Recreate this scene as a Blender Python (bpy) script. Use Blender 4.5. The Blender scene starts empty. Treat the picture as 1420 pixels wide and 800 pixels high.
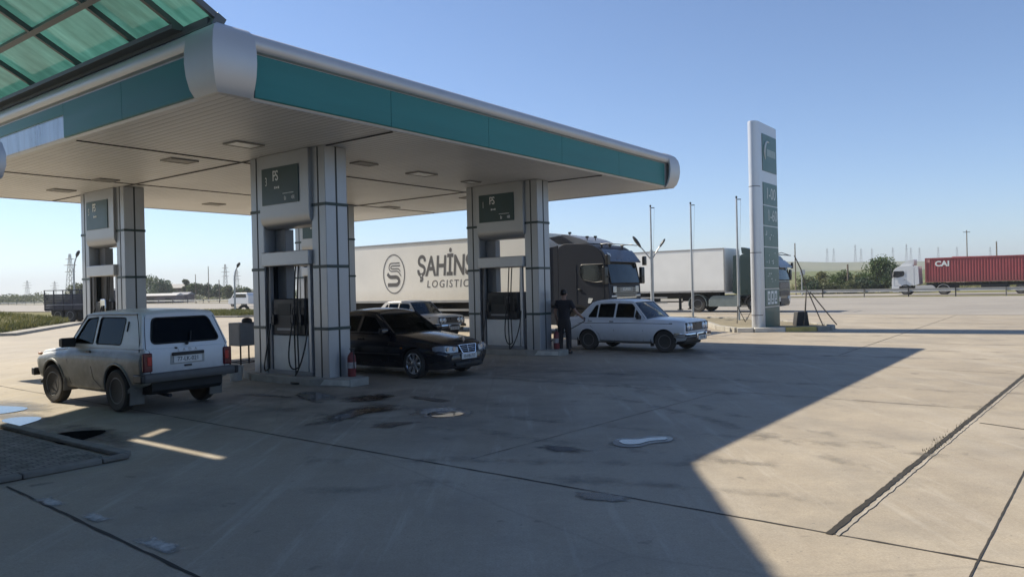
import bpy, bmesh, math, random
from mathutils import Vector, Matrix
from mathutils.geometry import tessellate_polygon
random.seed(7)
COL = bpy.context.scene.collection
R = math.radians
# station axes on the ground plan: A runs along the long canopy side, B along the pump islands
NX, NY = -4.2, 10.96
AX, AY = 0.6018, 0.7986
BX, BY = -0.7986, 0.6018
STATION_ROT = math.atan2(AY, AX)
def ab(a, b, z=0.0):
    return Vector((NX + a*AX + b*BX, NY + a*AY + b*BY, z))

# ------------------------------------------------------------------ materials
_M = {}
def _new(name):
    m = bpy.data.materials.new(name); m.use_nodes = True
    nt = m.node_tree
    b = nt.nodes['Principled BSDF']
    return m, nt, b
def _noise(nt, scale, detail=4.0, rough=0.55, vec=None, stretch=None):
    n = nt.nodes.new('ShaderNodeTexNoise'); n.inputs['Scale'].default_value = scale
    n.inputs['Detail'].default_value = detail; n.inputs['Roughness'].default_value = rough
    tc = nt.nodes.new('ShaderNodeTexCoord')
    src = tc.outputs['Object']
    if stretch:
        mp = nt.nodes.new('ShaderNodeMapping'); mp.inputs['Scale'].default_value = stretch[:3]
        if len(stretch) > 3: mp.inputs['Rotation'].default_value = (0, 0, stretch[3])
        nt.links.new(src, mp.inputs['Vector']); src = mp.outputs['Vector']
    nt.links.new(src, n.inputs['Vector'])
    return n
def _ramp(nt, src, p0, p1, c0=(0,0,0,1), c1=(1,1,1,1)):
    r = nt.nodes.new('ShaderNodeValToRGB')
    r.color_ramp.elements[0].position = p0; r.color_ramp.elements[1].position = p1
    r.color_ramp.elements[0].color = c0; r.color_ramp.elements[1].color = c1
    nt.links.new(src, r.inputs['Fac']); return r
def _mix(nt, fac, a, b, mode='MIX'):
    x = nt.nodes.new('ShaderNodeMix'); x.data_type = 'RGBA'; x.blend_type = mode
    for sock, v in ((x.inputs['Factor'], fac), (x.inputs[6], a), (x.inputs[7], b)):
        if isinstance(v, (int, float)): sock.default_value = v
        elif isinstance(v, tuple): sock.default_value = v if len(v) == 4 else (*v, 1)
        else: nt.links.new(v, sock)
    return x.outputs[2]
def _math(nt, op, a, b=None):
    x = nt.nodes.new('ShaderNodeMath'); x.operation = op
    for i, v in enumerate((a, b)):
        if v is None: continue
        if isinstance(v, (int, float)): x.inputs[i].default_value = v
        else: nt.links.new(v, x.inputs[i])
    return x.outputs[0]
def mat(name, color, rough=0.5, metal=0.0, vary=0.15, scale=3.0, bump=0.0, bscale=40.0,
        spec=None, coat=0.0, dirt=None, emit=None, stretch=None):
    """Principled surface with mottled colour; dirt=(colour, z_clean, z_dirty, amount) is road grime low on a body."""
    if name in _M: return _M[name]
    m, nt, b = _new(name)
    b.inputs['Roughness'].default_value = rough; b.inputs['Metallic'].default_value = metal
    if spec is not None: b.inputs['Specular IOR Level'].default_value = spec
    if coat: b.inputs['Coat Weight'].default_value = coat; b.inputs['Coat Roughness'].default_value = 0.06
    n = _noise(nt, scale, 5.0, 0.6, stretch=stretch)
    c = tuple(color)
    lo = tuple(max(0, v*(1-vary)) for v in c); hi = tuple(min(1, v*(1+vary)) for v in c)
    rp = _ramp(nt, n.outputs['Fac'], 0.3, 0.7, (*lo, 1), (*hi, 1))
    out = rp.outputs['Color']
    rr = _ramp(nt, n.outputs['Fac'], 0.25, 0.75, (max(0, rough-.06),)*3+(1,), (min(1, rough+.08),)*3+(1,))
    rout = rr.outputs['Color']
    if dirt:
        dc, z1, z0, amt = dirt
        tc = nt.nodes.new('ShaderNodeTexCoord'); sp = nt.nodes.new('ShaderNodeSeparateXYZ')
        nt.links.new(tc.outputs['Object'], sp.inputs[0])
        mr = nt.nodes.new('ShaderNodeMapRange'); mr.inputs['From Min'].default_value = z1
        mr.inputs['From Max'].default_value = z0
        nt.links.new(sp.outputs['Z'], mr.inputs['Value'])
        n2 = _noise(nt, 5.0, 6.0, 0.65)
        f = _math(nt, 'MULTIPLY', mr.outputs[0], _ramp(nt, n2.outputs['Fac'], 0.25, 0.7, (.45,.45,.45,1)).outputs['Color'])
        f = _math(nt, 'MULTIPLY', f, amt)
        out = _mix(nt, f, out, dc)
        rout = _mix(nt, f, rout, (.8, .8, .8))
    nt.links.new(out, b.inputs['Base Color']); nt.links.new(rout, b.inputs['Roughness'])
    if bump:
        bn = _noise(nt, bscale, 6.0, 0.6)
        bp = nt.nodes.new('ShaderNodeBump'); bp.inputs['Strength'].default_value = bump
        bp.inputs['Distance'].default_value = 0.01
        nt.links.new(bn.outputs['Fac'], bp.inputs['Height']); nt.links.new(bp.outputs[0], b.inputs['Normal'])
    if emit:
        b.inputs['Emission Color'].default_value = (*emit[0], 1); b.inputs['Emission Strength'].default_value = emit[1]
    _M[name] = m
    return m
def glass(name, tint, gloss=(0.9, 0.95, 1.0), rough=0.02, ior=1.5):
    """Clear or tinted sheet glass: tinted see-through plus Fresnel reflection."""
    if name in _M: return _M[name]
    m = bpy.data.materials.new(name); m.use_nodes = True; nt = m.node_tree; nt.nodes.clear()
    o = nt.nodes.new('ShaderNodeOutputMaterial'); mx = nt.nodes.new('ShaderNodeMixShader')
    t = nt.nodes.new('ShaderNodeBsdfTransparent'); g = nt.nodes.new('ShaderNodeBsdfGlossy')
    fr = nt.nodes.new('ShaderNodeFresnel'); fr.inputs['IOR'].default_value = ior
    n = _noise(nt, 4.0); rp = _ramp(nt, n.outputs['Fac'], .3, .7, (*[v*.9 for v in tint], 1), (*[min(1, v*1.1) for v in tint], 1))
    nt.links.new(rp.outputs['Color'], t.inputs['Color'])
    g.inputs['Color'].default_value = (*gloss, 1); g.inputs['Roughness'].default_value = rough
    nt.links.new(fr.outputs[0], mx.inputs[0]); nt.links.new(t.outputs[0], mx.inputs[1]); nt.links.new(g.outputs[0], mx.inputs[2])
    nt.links.new(mx.outputs[0], o.inputs[0]); _M[name] = m
    return m
def leaf_mat(name, c0, c1, trans=0.35):
    if name in _M: return _M[name]
    m, nt, b = _new(name)
    n = _noise(nt, .6, 3.0)
    oi = nt.nodes.new('ShaderNodeNewGeometry')
    rp = _ramp(nt, _math(nt, 'MULTIPLY', _math(nt, 'ADD', n.outputs['Fac'], oi.outputs['Random Per Island']), .5), .25, .75, (*c0, 1), (*c1, 1))
    nt.links.new(rp.outputs['Color'], b.inputs['Base Color']); b.inputs['Roughness'].default_value = .6
    t = nt.nodes.new('ShaderNodeBsdfTranslucent'); nt.links.new(rp.outputs['Color'], t.inputs['Color'])
    mx = nt.nodes.new('ShaderNodeMixShader'); mx.inputs[0].default_value = trans
    nt.links.new(b.outputs[0], mx.inputs[1]); nt.links.new(t.outputs[0], mx.inputs[2])
    nt.links.new(mx.outputs[0], nt.nodes['Material Output'].inputs[0]); _M[name] = m
    return m

# ------------------------------------------------------------------ geometry
def tag(o, label=None, cat=None, group=None, kind=None):
    if label: o['label'] = label
    if cat: o['category'] = cat
    if group: o['group'] = group
    if kind: o['kind'] = kind
    return o
def empty(name, loc=(0,0,0), rz=0.0, parent=None):
    o = bpy.data.objects.new(name, None); COL.objects.link(o)
    o.location = loc; o.rotation_euler = (0, 0, rz); o.empty_display_size = .2
    if parent: o.parent = parent
    return o
def copy_tree(o, parent=None):
    c = o.copy(); COL.objects.link(c)
    if parent is not None: c.parent = parent
    for ch in list(o.children): copy_tree(ch, c)
    return c
def round_poly(pts, r, n=4):
    """Polygon with rounded corners; r one radius or a list."""
    out = []; N = len(pts)
    for i in range(N):
        p = Vector(pts[i]); a = Vector(pts[i-1]); b = Vector(pts[(i+1) % N])
        rr = r[i] if isinstance(r, (list, tuple)) else r
        if rr <= 0: out.append((p.x, p.y)); continue
        d1 = (a-p); d2 = (b-p); l1, l2 = d1.length, d2.length
        k = min(rr, l1*.48, l2*.48)
        s = p + d1/l1*k; e = p + d2/l2*k
        for j in range(n+1):
            t = j/n
            q = s*(1-t)**2 + p*2*t*(1-t) + e*t*t
            out.append((q.x, q.y))
    return out
def orient(d):
    d = Vector(d).normalized()
    up = Vector((0,0,1)) if abs(d.z) < .95 else Vector((1,0,0))
    x = d.cross(up).normalized(); y = d.cross(x).normalized()
    return x, y
class MB:
    def __init__(s): s.v = []; s.f = []
    def add(s, vs, fs):
        k = len(s.v); s.v += [tuple(p) for p in vs]; s.f += [tuple(i+k for i in f) for f in fs]; return s
    def box(s, c, d, rot=None):
        x, y, z = d[0]/2, d[1]/2, d[2]/2
        vs = [Vector((i*x, j*y, k*z)) for i in (-1,1) for j in (-1,1) for k in (-1,1)]
        if rot is not None: vs = [rot @ p for p in vs]
        vs = [p + Vector(c) for p in vs]
        return s.add(vs, [(0,1,3,2),(4,6,7,5),(0,4,5,1),(2,3,7,6),(0,2,6,4),(1,5,7,3)])
    def prism(s, poly, axis, lo, hi):
        """Extrude a 2D polygon along axis ('x': (y,z), 'y': (x,z), 'z': (x,y))."""
        def P(p, t):
            return {'x': (t, p[0], p[1]), 'y': (p[0], t, p[1]), 'z': (p[0], p[1], t)}[axis]
        n = len(poly)
        vs = [P(p, lo) for p in poly] + [P(p, hi) for p in poly]
        fs = [(i, (i+1) % n, n+(i+1) % n, n+i) for i in range(n)]
        fs += [tuple(range(n))[::-1], tuple(range(n, 2*n))]
        return s.add(vs, fs)
    def plate(s, outer, holes, w0, w1, fn):
        """Solid sheet with holes; fn(u, v, w) gives the 3D point."""
        loops = [list(outer)] + [list(h) for h in holes]
        flat = [p for l in loops for p in l]
        tris = tessellate_polygon([[Vector((p[0], p[1], 0)) for p in l] for l in loops])
        n = len(flat)
        vs = [fn(p[0], p[1], w0) for p in flat] + [fn(p[0], p[1], w1) for p in flat]
        fs = [tuple(t) for t in tris] + [tuple(n+i for i in t)[::-1] for t in tris]
        k = 0
        for l in loops:
            m = len(l)
            fs += [(k+i, k+(i+1) % m, n+k+(i+1) % m, n+k+i) for i in range(m)]
            k += m
        return s.add(vs, fs)
    def loft(s, rings, caps=True, closed=True, loop=False):
        n = len(rings[0]); vs = [p for r in rings for p in r]; fs = []
        m = len(rings)
        for i in range(m if loop else m-1):
            a, b = i*n, ((i+1) % m)*n
            for j in range(n if closed else n-1):
                fs.append((a+j, a+(j+1) % n, b+(j+1) % n, b+j))
        if caps and not loop and closed:
            fs += [tuple(range(n))[::-1], tuple(range((m-1)*n, m*n))]
        return s.add(vs, fs)
    def tube(s, pts, r, n=8, closed=False):
        pts = [Vector(p) for p in pts]; rings = []; N = len(pts); prev = None
        for i, p in enumerate(pts):
            if closed: d = pts[(i+1) % N] - pts[i-1]
            else: d = pts[min(i+1, N-1)] - pts[max(i-1, 0)]
            if d.length < 1e-9: d = Vector((0,0,1))
            d.normalize()
            if prev is None: x, y = orient(d)
            else:
                x = (prev - d*prev.dot(d))
                x = x.normalized() if x.length > 1e-6 else orient(d)[0]
                y = d.cross(x).normalized()
            prev = x
            rr = r[i] if isinstance(r, (list, tuple)) else r
            rings.append([p + x*(rr*math.cos(2*math.pi*k/n)) + y*(rr*math.sin(2*math.pi*k/n)) for k in range(n)])
        return s.loft(rings, loop=closed)
    def cyl(s, p0, p1, r0, r1=None, n=16):
        return s.tube([p0, p1], [r0, r0 if r1 is None else r1], n)
    def lathe(s, prof, org=(0,0,0), axis=(0,0,1), n=24):
        """prof: (radius, distance along axis) list."""
        o = Vector(org); d = Vector(axis).normalized(); x, y = orient(d)
        rings = [[o + d*t + x*(r*math.cos(2*math.pi*k/n)) + y*(r*math.sin(2*math.pi*k/n)) for k in range(n)] for r, t in prof]
        return s.loft(rings)
    def quad(s, a, b, c, d): return s.add([a, b, c, d], [(0,1,2,3)])
    def blob(s, c, rad, n=10, m=6):
        rings = []
        for i in range(1, m):
            t = math.pi*i/m
            rings.append([(c[0]+rad[0]*math.sin(t)*math.cos(2*math.pi*k/n), c[1]+rad[1]*math.sin(t)*math.sin(2*math.pi*k/n), c[2]-rad[2]*math.cos(t)) for k in range(n)])
        return s.loft(rings)
    def build(s, name, m, parent=None, smooth=35, bevel=0.0, seg=2, fix=True):
        me = bpy.data.meshes.new(name); me.from_pydata([tuple(p) for p in s.v], [], s.f)
        if fix:
            bm = bmesh.new(); bm.from_mesh(me); bmesh.ops.recalc_face_normals(bm, faces=bm.faces); bm.to_mesh(me); bm.free()
        me.validate(); me.update()
        if smooth:
            me.shade_smooth(); me.set_sharp_from_angle(angle=R(smooth))
        o = bpy.data.objects.new(name, me); COL.objects.link(o)
        if m is not None: me.materials.append(m)
        if parent is not None: o.parent = parent
        if bevel:
            bv = o.modifiers.new('edge', 'BEVEL'); bv.width = bevel; bv.segments = seg
            bv.limit_method = 'ANGLE'; bv.angle_limit = R(40); bv.harden_normals = False
        return o
def cut(o, cutters):
    """Boolean-cut cutter meshes (list of MB-built objects) out of o and bake the result."""
    for c in cutters:
        md = o.modifiers.new('cut', 'BOOLEAN'); md.operation = 'DIFFERENCE'; md.object = c; md.solver = 'EXACT'
        md.material_mode = 'TRANSFER'
    dg = bpy.context.evaluated_depsgraph_get(); dg.update()
    me = bpy.data.meshes.new_from_object(o.evaluated_get(dg), depsgraph=dg)
    o.modifiers.clear(); old = o.data; o.data = me; me.name = old.name
    me.shade_smooth(); me.set_sharp_from_angle(angle=R(35))
    for c in cutters: bpy.data.objects.remove(c, do_unlink=True)
    return o
def lettering(name, text, m, parent, loc, right, up, size, depth=.004, align='LEFT', shear=0.0, bold=0.0, sx=1.0, spacing=1.0):
    """Raised letters as a mesh; right/up give the writing plane in the parent's frame."""
    cu = bpy.data.curves.new(name, 'FONT'); cu.body = text; cu.size = size; cu.extrude = depth
    cu.align_x = align; cu.align_y = 'CENTER'; cu.shear = shear; cu.offset = bold; cu.space_character = spacing
    cu.resolution_u = 3
    t = bpy.data.objects.new(name, cu); COL.objects.link(t)
    dg = bpy.context.evaluated_depsgraph_get(); dg.update()
    me = bpy.data.meshes.new_from_object(t.evaluated_get(dg), depsgraph=dg)
    bpy.data.objects.remove(t, do_unlink=True)
    r = Vector(right).normalized(); u = Vector(up).normalized(); w = r.cross(u)
    M = Matrix(((r.x*sx, u.x, w.x, loc[0]), (r.y*sx, u.y, w.y, loc[1]), (r.z*sx, u.z, w.z, loc[2]), (0,0,0,1)))
    me.transform(M); me.materials.clear(); me.materials.append(m)
    o = bpy.data.objects.new(name, me); COL.objects.link(o)
    if parent is not None: o.parent = parent
    return o
def pchip(keys, x):
    """Monotone interpolation of rows (x, v1, v2 ...)."""
    if x <= keys[0][0]: return list(keys[0][1:])
    if x >= keys[-1][0]: return list(keys[-1][1:])
    for i in range(len(keys)-1):
        if keys[i][0] <= x <= keys[i+1][0]: break
    h = keys[i+1][0]-keys[i][0]; t = (x-keys[i][0])/h; out = []
    for k in range(1, len(keys[0])):
        d = (keys[i+1][k]-keys[i][k])/h
        def slope(j):
            if j <= 0 or j >= len(keys)-1: return None
            a = (keys[j][k]-keys[j-1][k])/(keys[j][0]-keys[j-1][0]); b = (keys[j+1][k]-keys[j][k])/(keys[j+1][0]-keys[j][0])
            return 0 if a*b <= 0 else 2*a*b/(a+b)
        m0, m1 = slope(i), slope(i+1)
        m0 = d if m0 is None else m0; m1 = d if m1 is None else m1
        out.append((2*t**3-3*t*t+1)*keys[i][k]+(t**3-2*t*t+t)*h*m0+(-2*t**3+3*t*t)*keys[i+1][k]+(t**3-t*t)*h*m1)
    return out
# ------------------------------------------------------------------ shared materials
SILVER = mat('silver cladding', (.50,.51,.52), .38, .35, .06, 1.2)
GREY_CLAD = mat('grey composite cladding', (.36,.375,.395), .38, .55, .07, 1.0)
DARKGREEN = mat('dark green strip', (.02,.045,.045), .45, 0, .1)
TEAL = mat('teal fascia sheet', (.032,.19,.185), .38, 0, .10, .8, spec=.25, stretch=(.3,.3,3))
TEAL_D = mat('dark teal sign', (.012,.05,.052), .35, 0, .1)
WHITE = mat('white paint', (.72,.73,.72), .45, 0, .06)
LETTER = mat('white lettering', (.75,.77,.76), .5, 0, .03)
BLACK = mat('black plastic', (.014,.014,.015), .5, 0, .2)
RUBBER = mat('rubber', (.018,.018,.018), .85, 0, .25, 12, .3, 60, dirt=((.10,.09,.075), .9, -.2, .55))
STEEL = mat('galvanised steel', (.42,.43,.43), .45, .7, .12, 4)
CHROME = mat('chrome', (.75,.76,.78), .12, 1.0, .03)
DARKMETAL = mat('dark underbody metal', (.02,.02,.02), .7, .2, .2)
CONC_K = mat('kerb concrete', (.30,.285,.25), .85, 0, .22, 3, .4, 30)
YELLOW = mat('worn yellow kerb paint', (.55,.43,.14), .75, 0, .25, 4, .3, 30)
WHITEK = mat('worn white kerb paint', (.58,.56,.50), .75, 0, .22, 4, .3, 30)
WOOD = mat('weathered wood', (.15,.12,.09), .8, 0, .25, 6)
REDP = mat('red enamel', (.34,.035,.03), .35, 0, .12)

# ------------------------------------------------------------------ ground
def concrete():
    m, nt, b = _new('forecourt concrete')
    big = _noise(nt, .12, 6.0, .6); mid = _noise(nt, .9, 8.0, .65); fine = _noise(nt, 14, 6.0, .6)
    streak = _noise(nt, .8, 5.0, .6, stretch=(1.6, .28, 1, STATION_ROT))
    c = _ramp(nt, big.outputs['Fac'], .3, .7, (.37,.32,.245,1), (.49,.43,.335,1)).outputs['Color']
    c = _mix(nt, _ramp(nt, mid.outputs['Fac'], .35, .68).outputs['Color'], _mix(nt, 1.0, c, (.84,.83,.82), 'MULTIPLY'), c)
    c = _mix(nt, _math(nt, 'MULTIPLY', _ramp(nt, streak.outputs['Fac'], .48, .72).outputs['Color'], .38), c, (.50,.46,.39))
    wear = _noise(nt, .35, 7.0, .7)
    c = _mix(nt, _math(nt, 'MULTIPLY', _ramp(nt, wear.outputs['Fac'], .52, .70).outputs['Color'], .36), c, (.20,.185,.16))
    # slab to slab tone and rubbed-in tyre dirt near the pump lanes
    gp = nt.nodes.new('ShaderNodeTexCoord'); mp = nt.nodes.new('ShaderNodeMapping'); mp.vector_type = 'TEXTURE'
    mp.inputs['Location'].default_value = (NX, NY, 0); mp.inputs['Rotation'].default_value = (0,0,STATION_ROT)
    nt.links.new(gp.outputs['Object'], mp.inputs['Vector'])
    sp = nt.nodes.new('ShaderNodeSeparateXYZ'); nt.links.new(mp.outputs[0], sp.inputs[0])
    lane = None
    for a0, b0, ra, rb in ((2.2, 1.0, 3.6, 8.0), (7.4, 1.0, 2.2, 7.0), (12.6, 0.0, 2.0, 6.0)):
        dx = _math(nt, 'DIVIDE', _math(nt, 'SUBTRACT', sp.outputs['X'], a0), ra)
        dy = _math(nt, 'DIVIDE', _math(nt, 'SUBTRACT', sp.outputs['Y'], b0), rb)
        d = _math(nt, 'ADD', _math(nt, 'MULTIPLY', dx, dx), _math(nt, 'MULTIPLY', dy, dy))
        v = _math(nt, 'MAXIMUM', _math(nt, 'SUBTRACT', 1.0, d), 0.0)
        lane = v if lane is None else _math(nt, 'MAXIMUM', lane, v)
    oil = _noise(nt, 1.3, 7.0, .62)
    f = _math(nt, 'MULTIPLY', lane, _ramp(nt, oil.outputs['Fac'], .3, .62).outputs['Color'])
    c = _mix(nt, _math(nt, 'MULTIPLY', f, .72), c, (.12,.108,.095))
    spot = _noise(nt, 2.6, 3.0, .5)
    c = _mix(nt, _math(nt, 'MULTIPLY', _ramp(nt, spot.outputs['Fac'], .69, .74).outputs['Color'], .55), c, (.10,.09,.08))
    c = _mix(nt, _ramp(nt, fine.outputs['Fac'], .3, .7).outputs['Color'], _mix(nt, 1.0, c, (.90,.90,.90), 'MULTIPLY'), c)
    vor = nt.nodes.new('ShaderNodeTexVoronoi'); vor.feature = 'DISTANCE_TO_EDGE'; vor.inputs['Scale'].default_value = .16
    wob = _noise(nt, 1.2, 5.0, .6); add = nt.nodes.new('ShaderNodeMixRGB'); add.inputs[0].default_value = .10
    nt.links.new(gp.outputs['Object'], add.inputs[1]); nt.links.new(wob.outputs['Color'], add.inputs[2]); nt.links.new(add.outputs[0], vor.inputs['Vector'])
    crack = _ramp(nt, vor.outputs['Distance'], .0006, .0022, (1,1,1,1), (0,0,0,1))
    c = _mix(nt, _math(nt, 'MULTIPLY', crack.outputs['Color'], .2), c, (.13,.12,.105))
    grain = _noise(nt, 55, 4.0, .7); c = _mix(nt, _ramp(nt, grain.outputs['Fac'], .36, .64).outputs['Color'], _mix(nt, 1.0, c, (.80,.79,.78), 'MULTIPLY'), c)
    grit = _noise(nt, 22, 2.0, .5); c = _mix(nt, _math(nt, 'MULTIPLY', _ramp(nt, grit.outputs['Fac'], .70, .73).outputs['Color'], .6), c, (.16,.15,.13))
    for rz_, sc_ in ((STATION_ROT+.25, (2.2,.16,1)), (STATION_ROT-.9, (1.8,.14,1)), (STATION_ROT+1.35, (2.6,.2,1))):
        scr = _noise(nt, 1.6, 6.0, .62, stretch=(*sc_, rz_)); c = _mix(nt, _math(nt, 'MULTIPLY', _ramp(nt, scr.outputs['Fac'], .60, .70).outputs['Color'], .30), c, (.52,.48,.41))
    blot = _noise(nt, .55, 8.0, .72); c = _mix(nt, _math(nt, 'MULTIPLY', _ramp(nt, blot.outputs['Fac'], .50, .66).outputs['Color'], .34), c, (.19,.175,.15))
    nt.links.new(c, b.inputs['Base Color'])
    nt.links.new(_ramp(nt, mid.outputs['Fac'], .3, .75, (.62,.62,.62,1), (.88,.88,.88,1)).outputs['Color'], b.inputs['Roughness'])
    b.inputs['Specular IOR Level'].default_value = .4
    bp = nt.nodes.new('ShaderNodeBump'); bp.inputs['Strength'].default_value = .25; bp.inputs['Distance'].default_value = .01
    nt.links.new(_math(nt, 'ADD', fine.outputs['Fac'], mid.outputs['Fac']), bp.inputs['Height']); nt.links.new(bp.outputs[0], b.inputs['Normal'])
    return m
def sheet(name, pts, z, m, kind='structure'):
    mb = MB(); n = len(pts); mb.add([(p[0], p[1], z) for p in pts], [tuple(range(n))])
    o = mb.build(name, m, smooth=0, fix=False)
    o.data.update()
    if o.data.polygons[0].normal.z < 0: o.data.flip_normals()
    return tag(o, kind=kind)
def P(a, b): v = ab(a, b); return (v.x, v.y)

def terrain():
    m, nt, b = _new('dry steppe soil and grass')
    n1 = _noise(nt, .02, 6.0, .6); n2 = _noise(nt, .6, 6.0, .65)
    c = _ramp(nt, n1.outputs['Fac'], .35, .65, (.15,.15,.055,1), (.24,.20,.10,1)).outputs['Color']
    c = _mix(nt, _ramp(nt, n2.outputs['Fac'], .35, .65).outputs['Color'], _mix(nt, 1.0, c, (.7,.75,.65), 'MULTIPLY'), c)
    nt.links.new(c, b.inputs['Base Color']); b.inputs['Roughness'].default_value = .95; b.inputs['Specular IOR Level'].default_value = .1
    return m
TERR = terrain()
mb = MB(); mb.add([(-4000,-300,-.06),(4000,-300,-.06),(4000,4100,-.06),(-4000,4100,-.06)], [(0,1,2,3)])
tag(mb.build('ground', TERR, smooth=0, fix=False), kind='structure')
CONC = concrete()
sheet('forecourt', [P(-40,-60), P(36.6,-60), P(36.6,75), P(20,75), P(-40,75)], 0.0, CONC)
ASPH = mat('road asphalt', (.27,.25,.22), .85, 0, .14, .15, .3, 20)
sheet('road', [P(36.6,-250), P(77.4,-250), P(77.4,400), P(36.6,400)], .006, ASPH)
sheet('far_carriageway', [P(84,-300), P(98,-300), P(98,500), P(84,500)], -.02, ASPH)
WLINE = mat('road paint', (.55,.54,.50), .7, 0, .2, 1.0)
for nm, a0, a1 in (('road_edge_line', 76.2, 76.5),):
    sheet(nm, [P(a0,-250), P(a1,-250), P(a1,400), P(a0,400)], .012, WLINE)

# slab joints: thin grooves filled with dark sealant and dirt, wandering in width
JOINT = mat('joint filler', (.035,.032,.028), .9, 0, .3, 3)
def strip(mb, p0, p1, w, z, wob=.35, n=60, rag=.0):
    p0 = Vector(p0); p1 = Vector(p1); d = (p1-p0); L = d.length; d /= L; q = Vector((-d.y, d.x)); k = len(mb.v)
    n = max(4, int(L/.25)) if n is None else n
    for i in range(n+1):
        c = p0 + d*L*i/n + q*random.uniform(-1,1)*w*rag
        a = w*.5*(1+random.uniform(-wob, wob)); b2 = w*.5*(1+random.uniform(-wob, wob))
        mb.v += [(*(c+q*a), z), (*(c-q*b2), z)]
    mb.f += [(k+2*i, k+2*i+1, k+2*i+3, k+2*i+2) for i in range(n)]
mb = MB()
strip(mb, P(.15,14), P(-.5,-13), .022, .004, .6, 160)
strip(mb, P(-3.3,-1.35), P(-3.75,-9), .030, .004, .5, 50)
strip(mb, P(-4,-9.25), P(4.5,-9.6), .014, .005, .3, 90)
strip(mb, P(5.05,-8.92), P(3.4,-12.5), .030, .005, .6, 30)
strip(mb, P(6.45,2), P(6.2,-8.9), .014, .005, .7, 60)
strip(mb, P(10.6,-12), P(12.9,6), .016, .005, .7, 70)
for a in (18.0, 22.2, 28.5, 33.0): strip(mb, P(a,-30), P(a,30), .03, .004, .5, 90)
for b_ in (-14.5, -5.2): strip(mb, P(13.5 if b_ > -10 else -3, b_), P(36,b_), .02, .0045, .5, 90)
strip(mb, P(.05,-4.6), P(6.3,-5.05), .010, .0055, .8, 50)
tag(mb.build('slab_joints', JOINT, smooth=0, fix=False), kind='structure')
mb = MB(); strip(mb, P(-.42,-8.45), P(22,-9.8), .052, .006, .25, 320, .05)
tag(mb.build('expansion_joint', mat('open joint dirt', (.03,.027,.022), .95, 0, .4, 8), smooth=0, fix=False), kind='structure')
mb = MB(); strip(mb, P(-.42,-8.515), P(22,-9.865), .018, .0065, .7, 260, .2)
tag(mb.build('joint_edging', mat('joint mortar edge', (.36,.33,.28), .9, 0, .3, 2), smooth=0, fix=False), kind='structure')

def blob_outline(a, b, ra, rb, n=40, rough=.18, rot=0.0, seed=0, fn=P):
    rnd = random.Random(seed); ph = [(rnd.uniform(0,6.28), rnd.uniform(.3,1)*rough/(1+.4*k)) for k in range(2, 9)]
    out = []
    for i in range(n):
        t = 2*math.pi*i/n; r = 1 + sum(am*math.sin((k+2)*t+p) for k, (p, am) in enumerate(ph))
        x, y = ra*r*math.cos(t), rb*r*math.sin(t)
        out.append(fn(a + x*math.cos(rot)-y*math.sin(rot), b + x*math.sin(rot)+y*math.cos(rot)))
    return out
WET = mat('wet concrete', (.026,.025,.025), .25, 0, .35, 2.5)
DAMP = mat('oily stain', (.055,.052,.05), .5, 0, .3, 1.5)
PALE = mat('dried puddle lime', (.56,.56,.55), .75, 0, .12, 4)
WATER = mat('puddle water', (.02,.022,.024), .02, 0, .1, 2, spec=.6)
def feathered(m, edge=.45, wob=3.0):
    """let a stain thin out raggedly towards its rim (attribute 'rim': 1 in the middle, 0 at the edge)"""
    nt = m.node_tree; b = nt.nodes['Principled BSDF']; out = nt.nodes['Material Output']
    at = nt.nodes.new('ShaderNodeAttribute'); at.attribute_name = 'rim'; n = _noise(nt, wob, 7.0, .68)
    v = _math(nt, 'ADD', at.outputs['Fac'], _math(nt, 'MULTIPLY', _math(nt, 'SUBTRACT', n.outputs['Fac'], .5), 1.5))
    f = _ramp(nt, v, .12, .12+edge).outputs['Color']
    t = nt.nodes.new('ShaderNodeBsdfTransparent'); mx = nt.nodes.new('ShaderNodeMixShader')
    nt.links.new(f, mx.inputs[0]); nt.links.new(t.outputs[0], mx.inputs[1]); nt.links.new(b.outputs[0], mx.inputs[2]); nt.links.new(mx.outputs[0], out.inputs[0])
    return m
def patch(name, outline, z, m, kind='structure'):
    n = len(outline); cx = sum(p[0] for p in outline)/n; cy = sum(p[1] for p in outline)/n
    vs = []; rim = []
    for t in (1.0, .8, .55, .25):
        for p in outline: vs.append((cx+(p[0]-cx)*t, cy+(p[1]-cy)*t, z)); rim.append(1-t)
    fs = [(k*n+i, k*n+(i+1) % n, (k+1)*n+(i+1) % n, (k+1)*n+i) for k in range(3) for i in range(n)] + [tuple(range(3*n, 4*n))]
    mb = MB(); mb.add(vs, fs); o = mb.build(name, m, smooth=0, fix=False)
    if o.data.polygons[0].normal.z < 0: o.data.flip_normals()
    at = o.data.attributes.new('rim', 'FLOAT', 'POINT'); at.data.foreach_set('value', rim)
    return tag(o, kind=kind)
feathered(WET, .35, 4.0); feathered(DAMP, .55, 2.5)
def stain(name, a, b, ra, rb, m, z, rough=.2, rot=0.0, seed=1):
    patch(name, blob_outline(a, b, ra*1.25, rb*1.2, 48, rough, rot, seed), z, m)
def spread(pts, k):
    cx = sum(p[0] for p in pts)/len(pts); cy = sum(p[1] for p in pts)/len(pts)
    return round_poly([(cx+(p[0]-cx)*k, cy+(p[1]-cy)*k) for p in pts], 1.0, 4)
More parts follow.
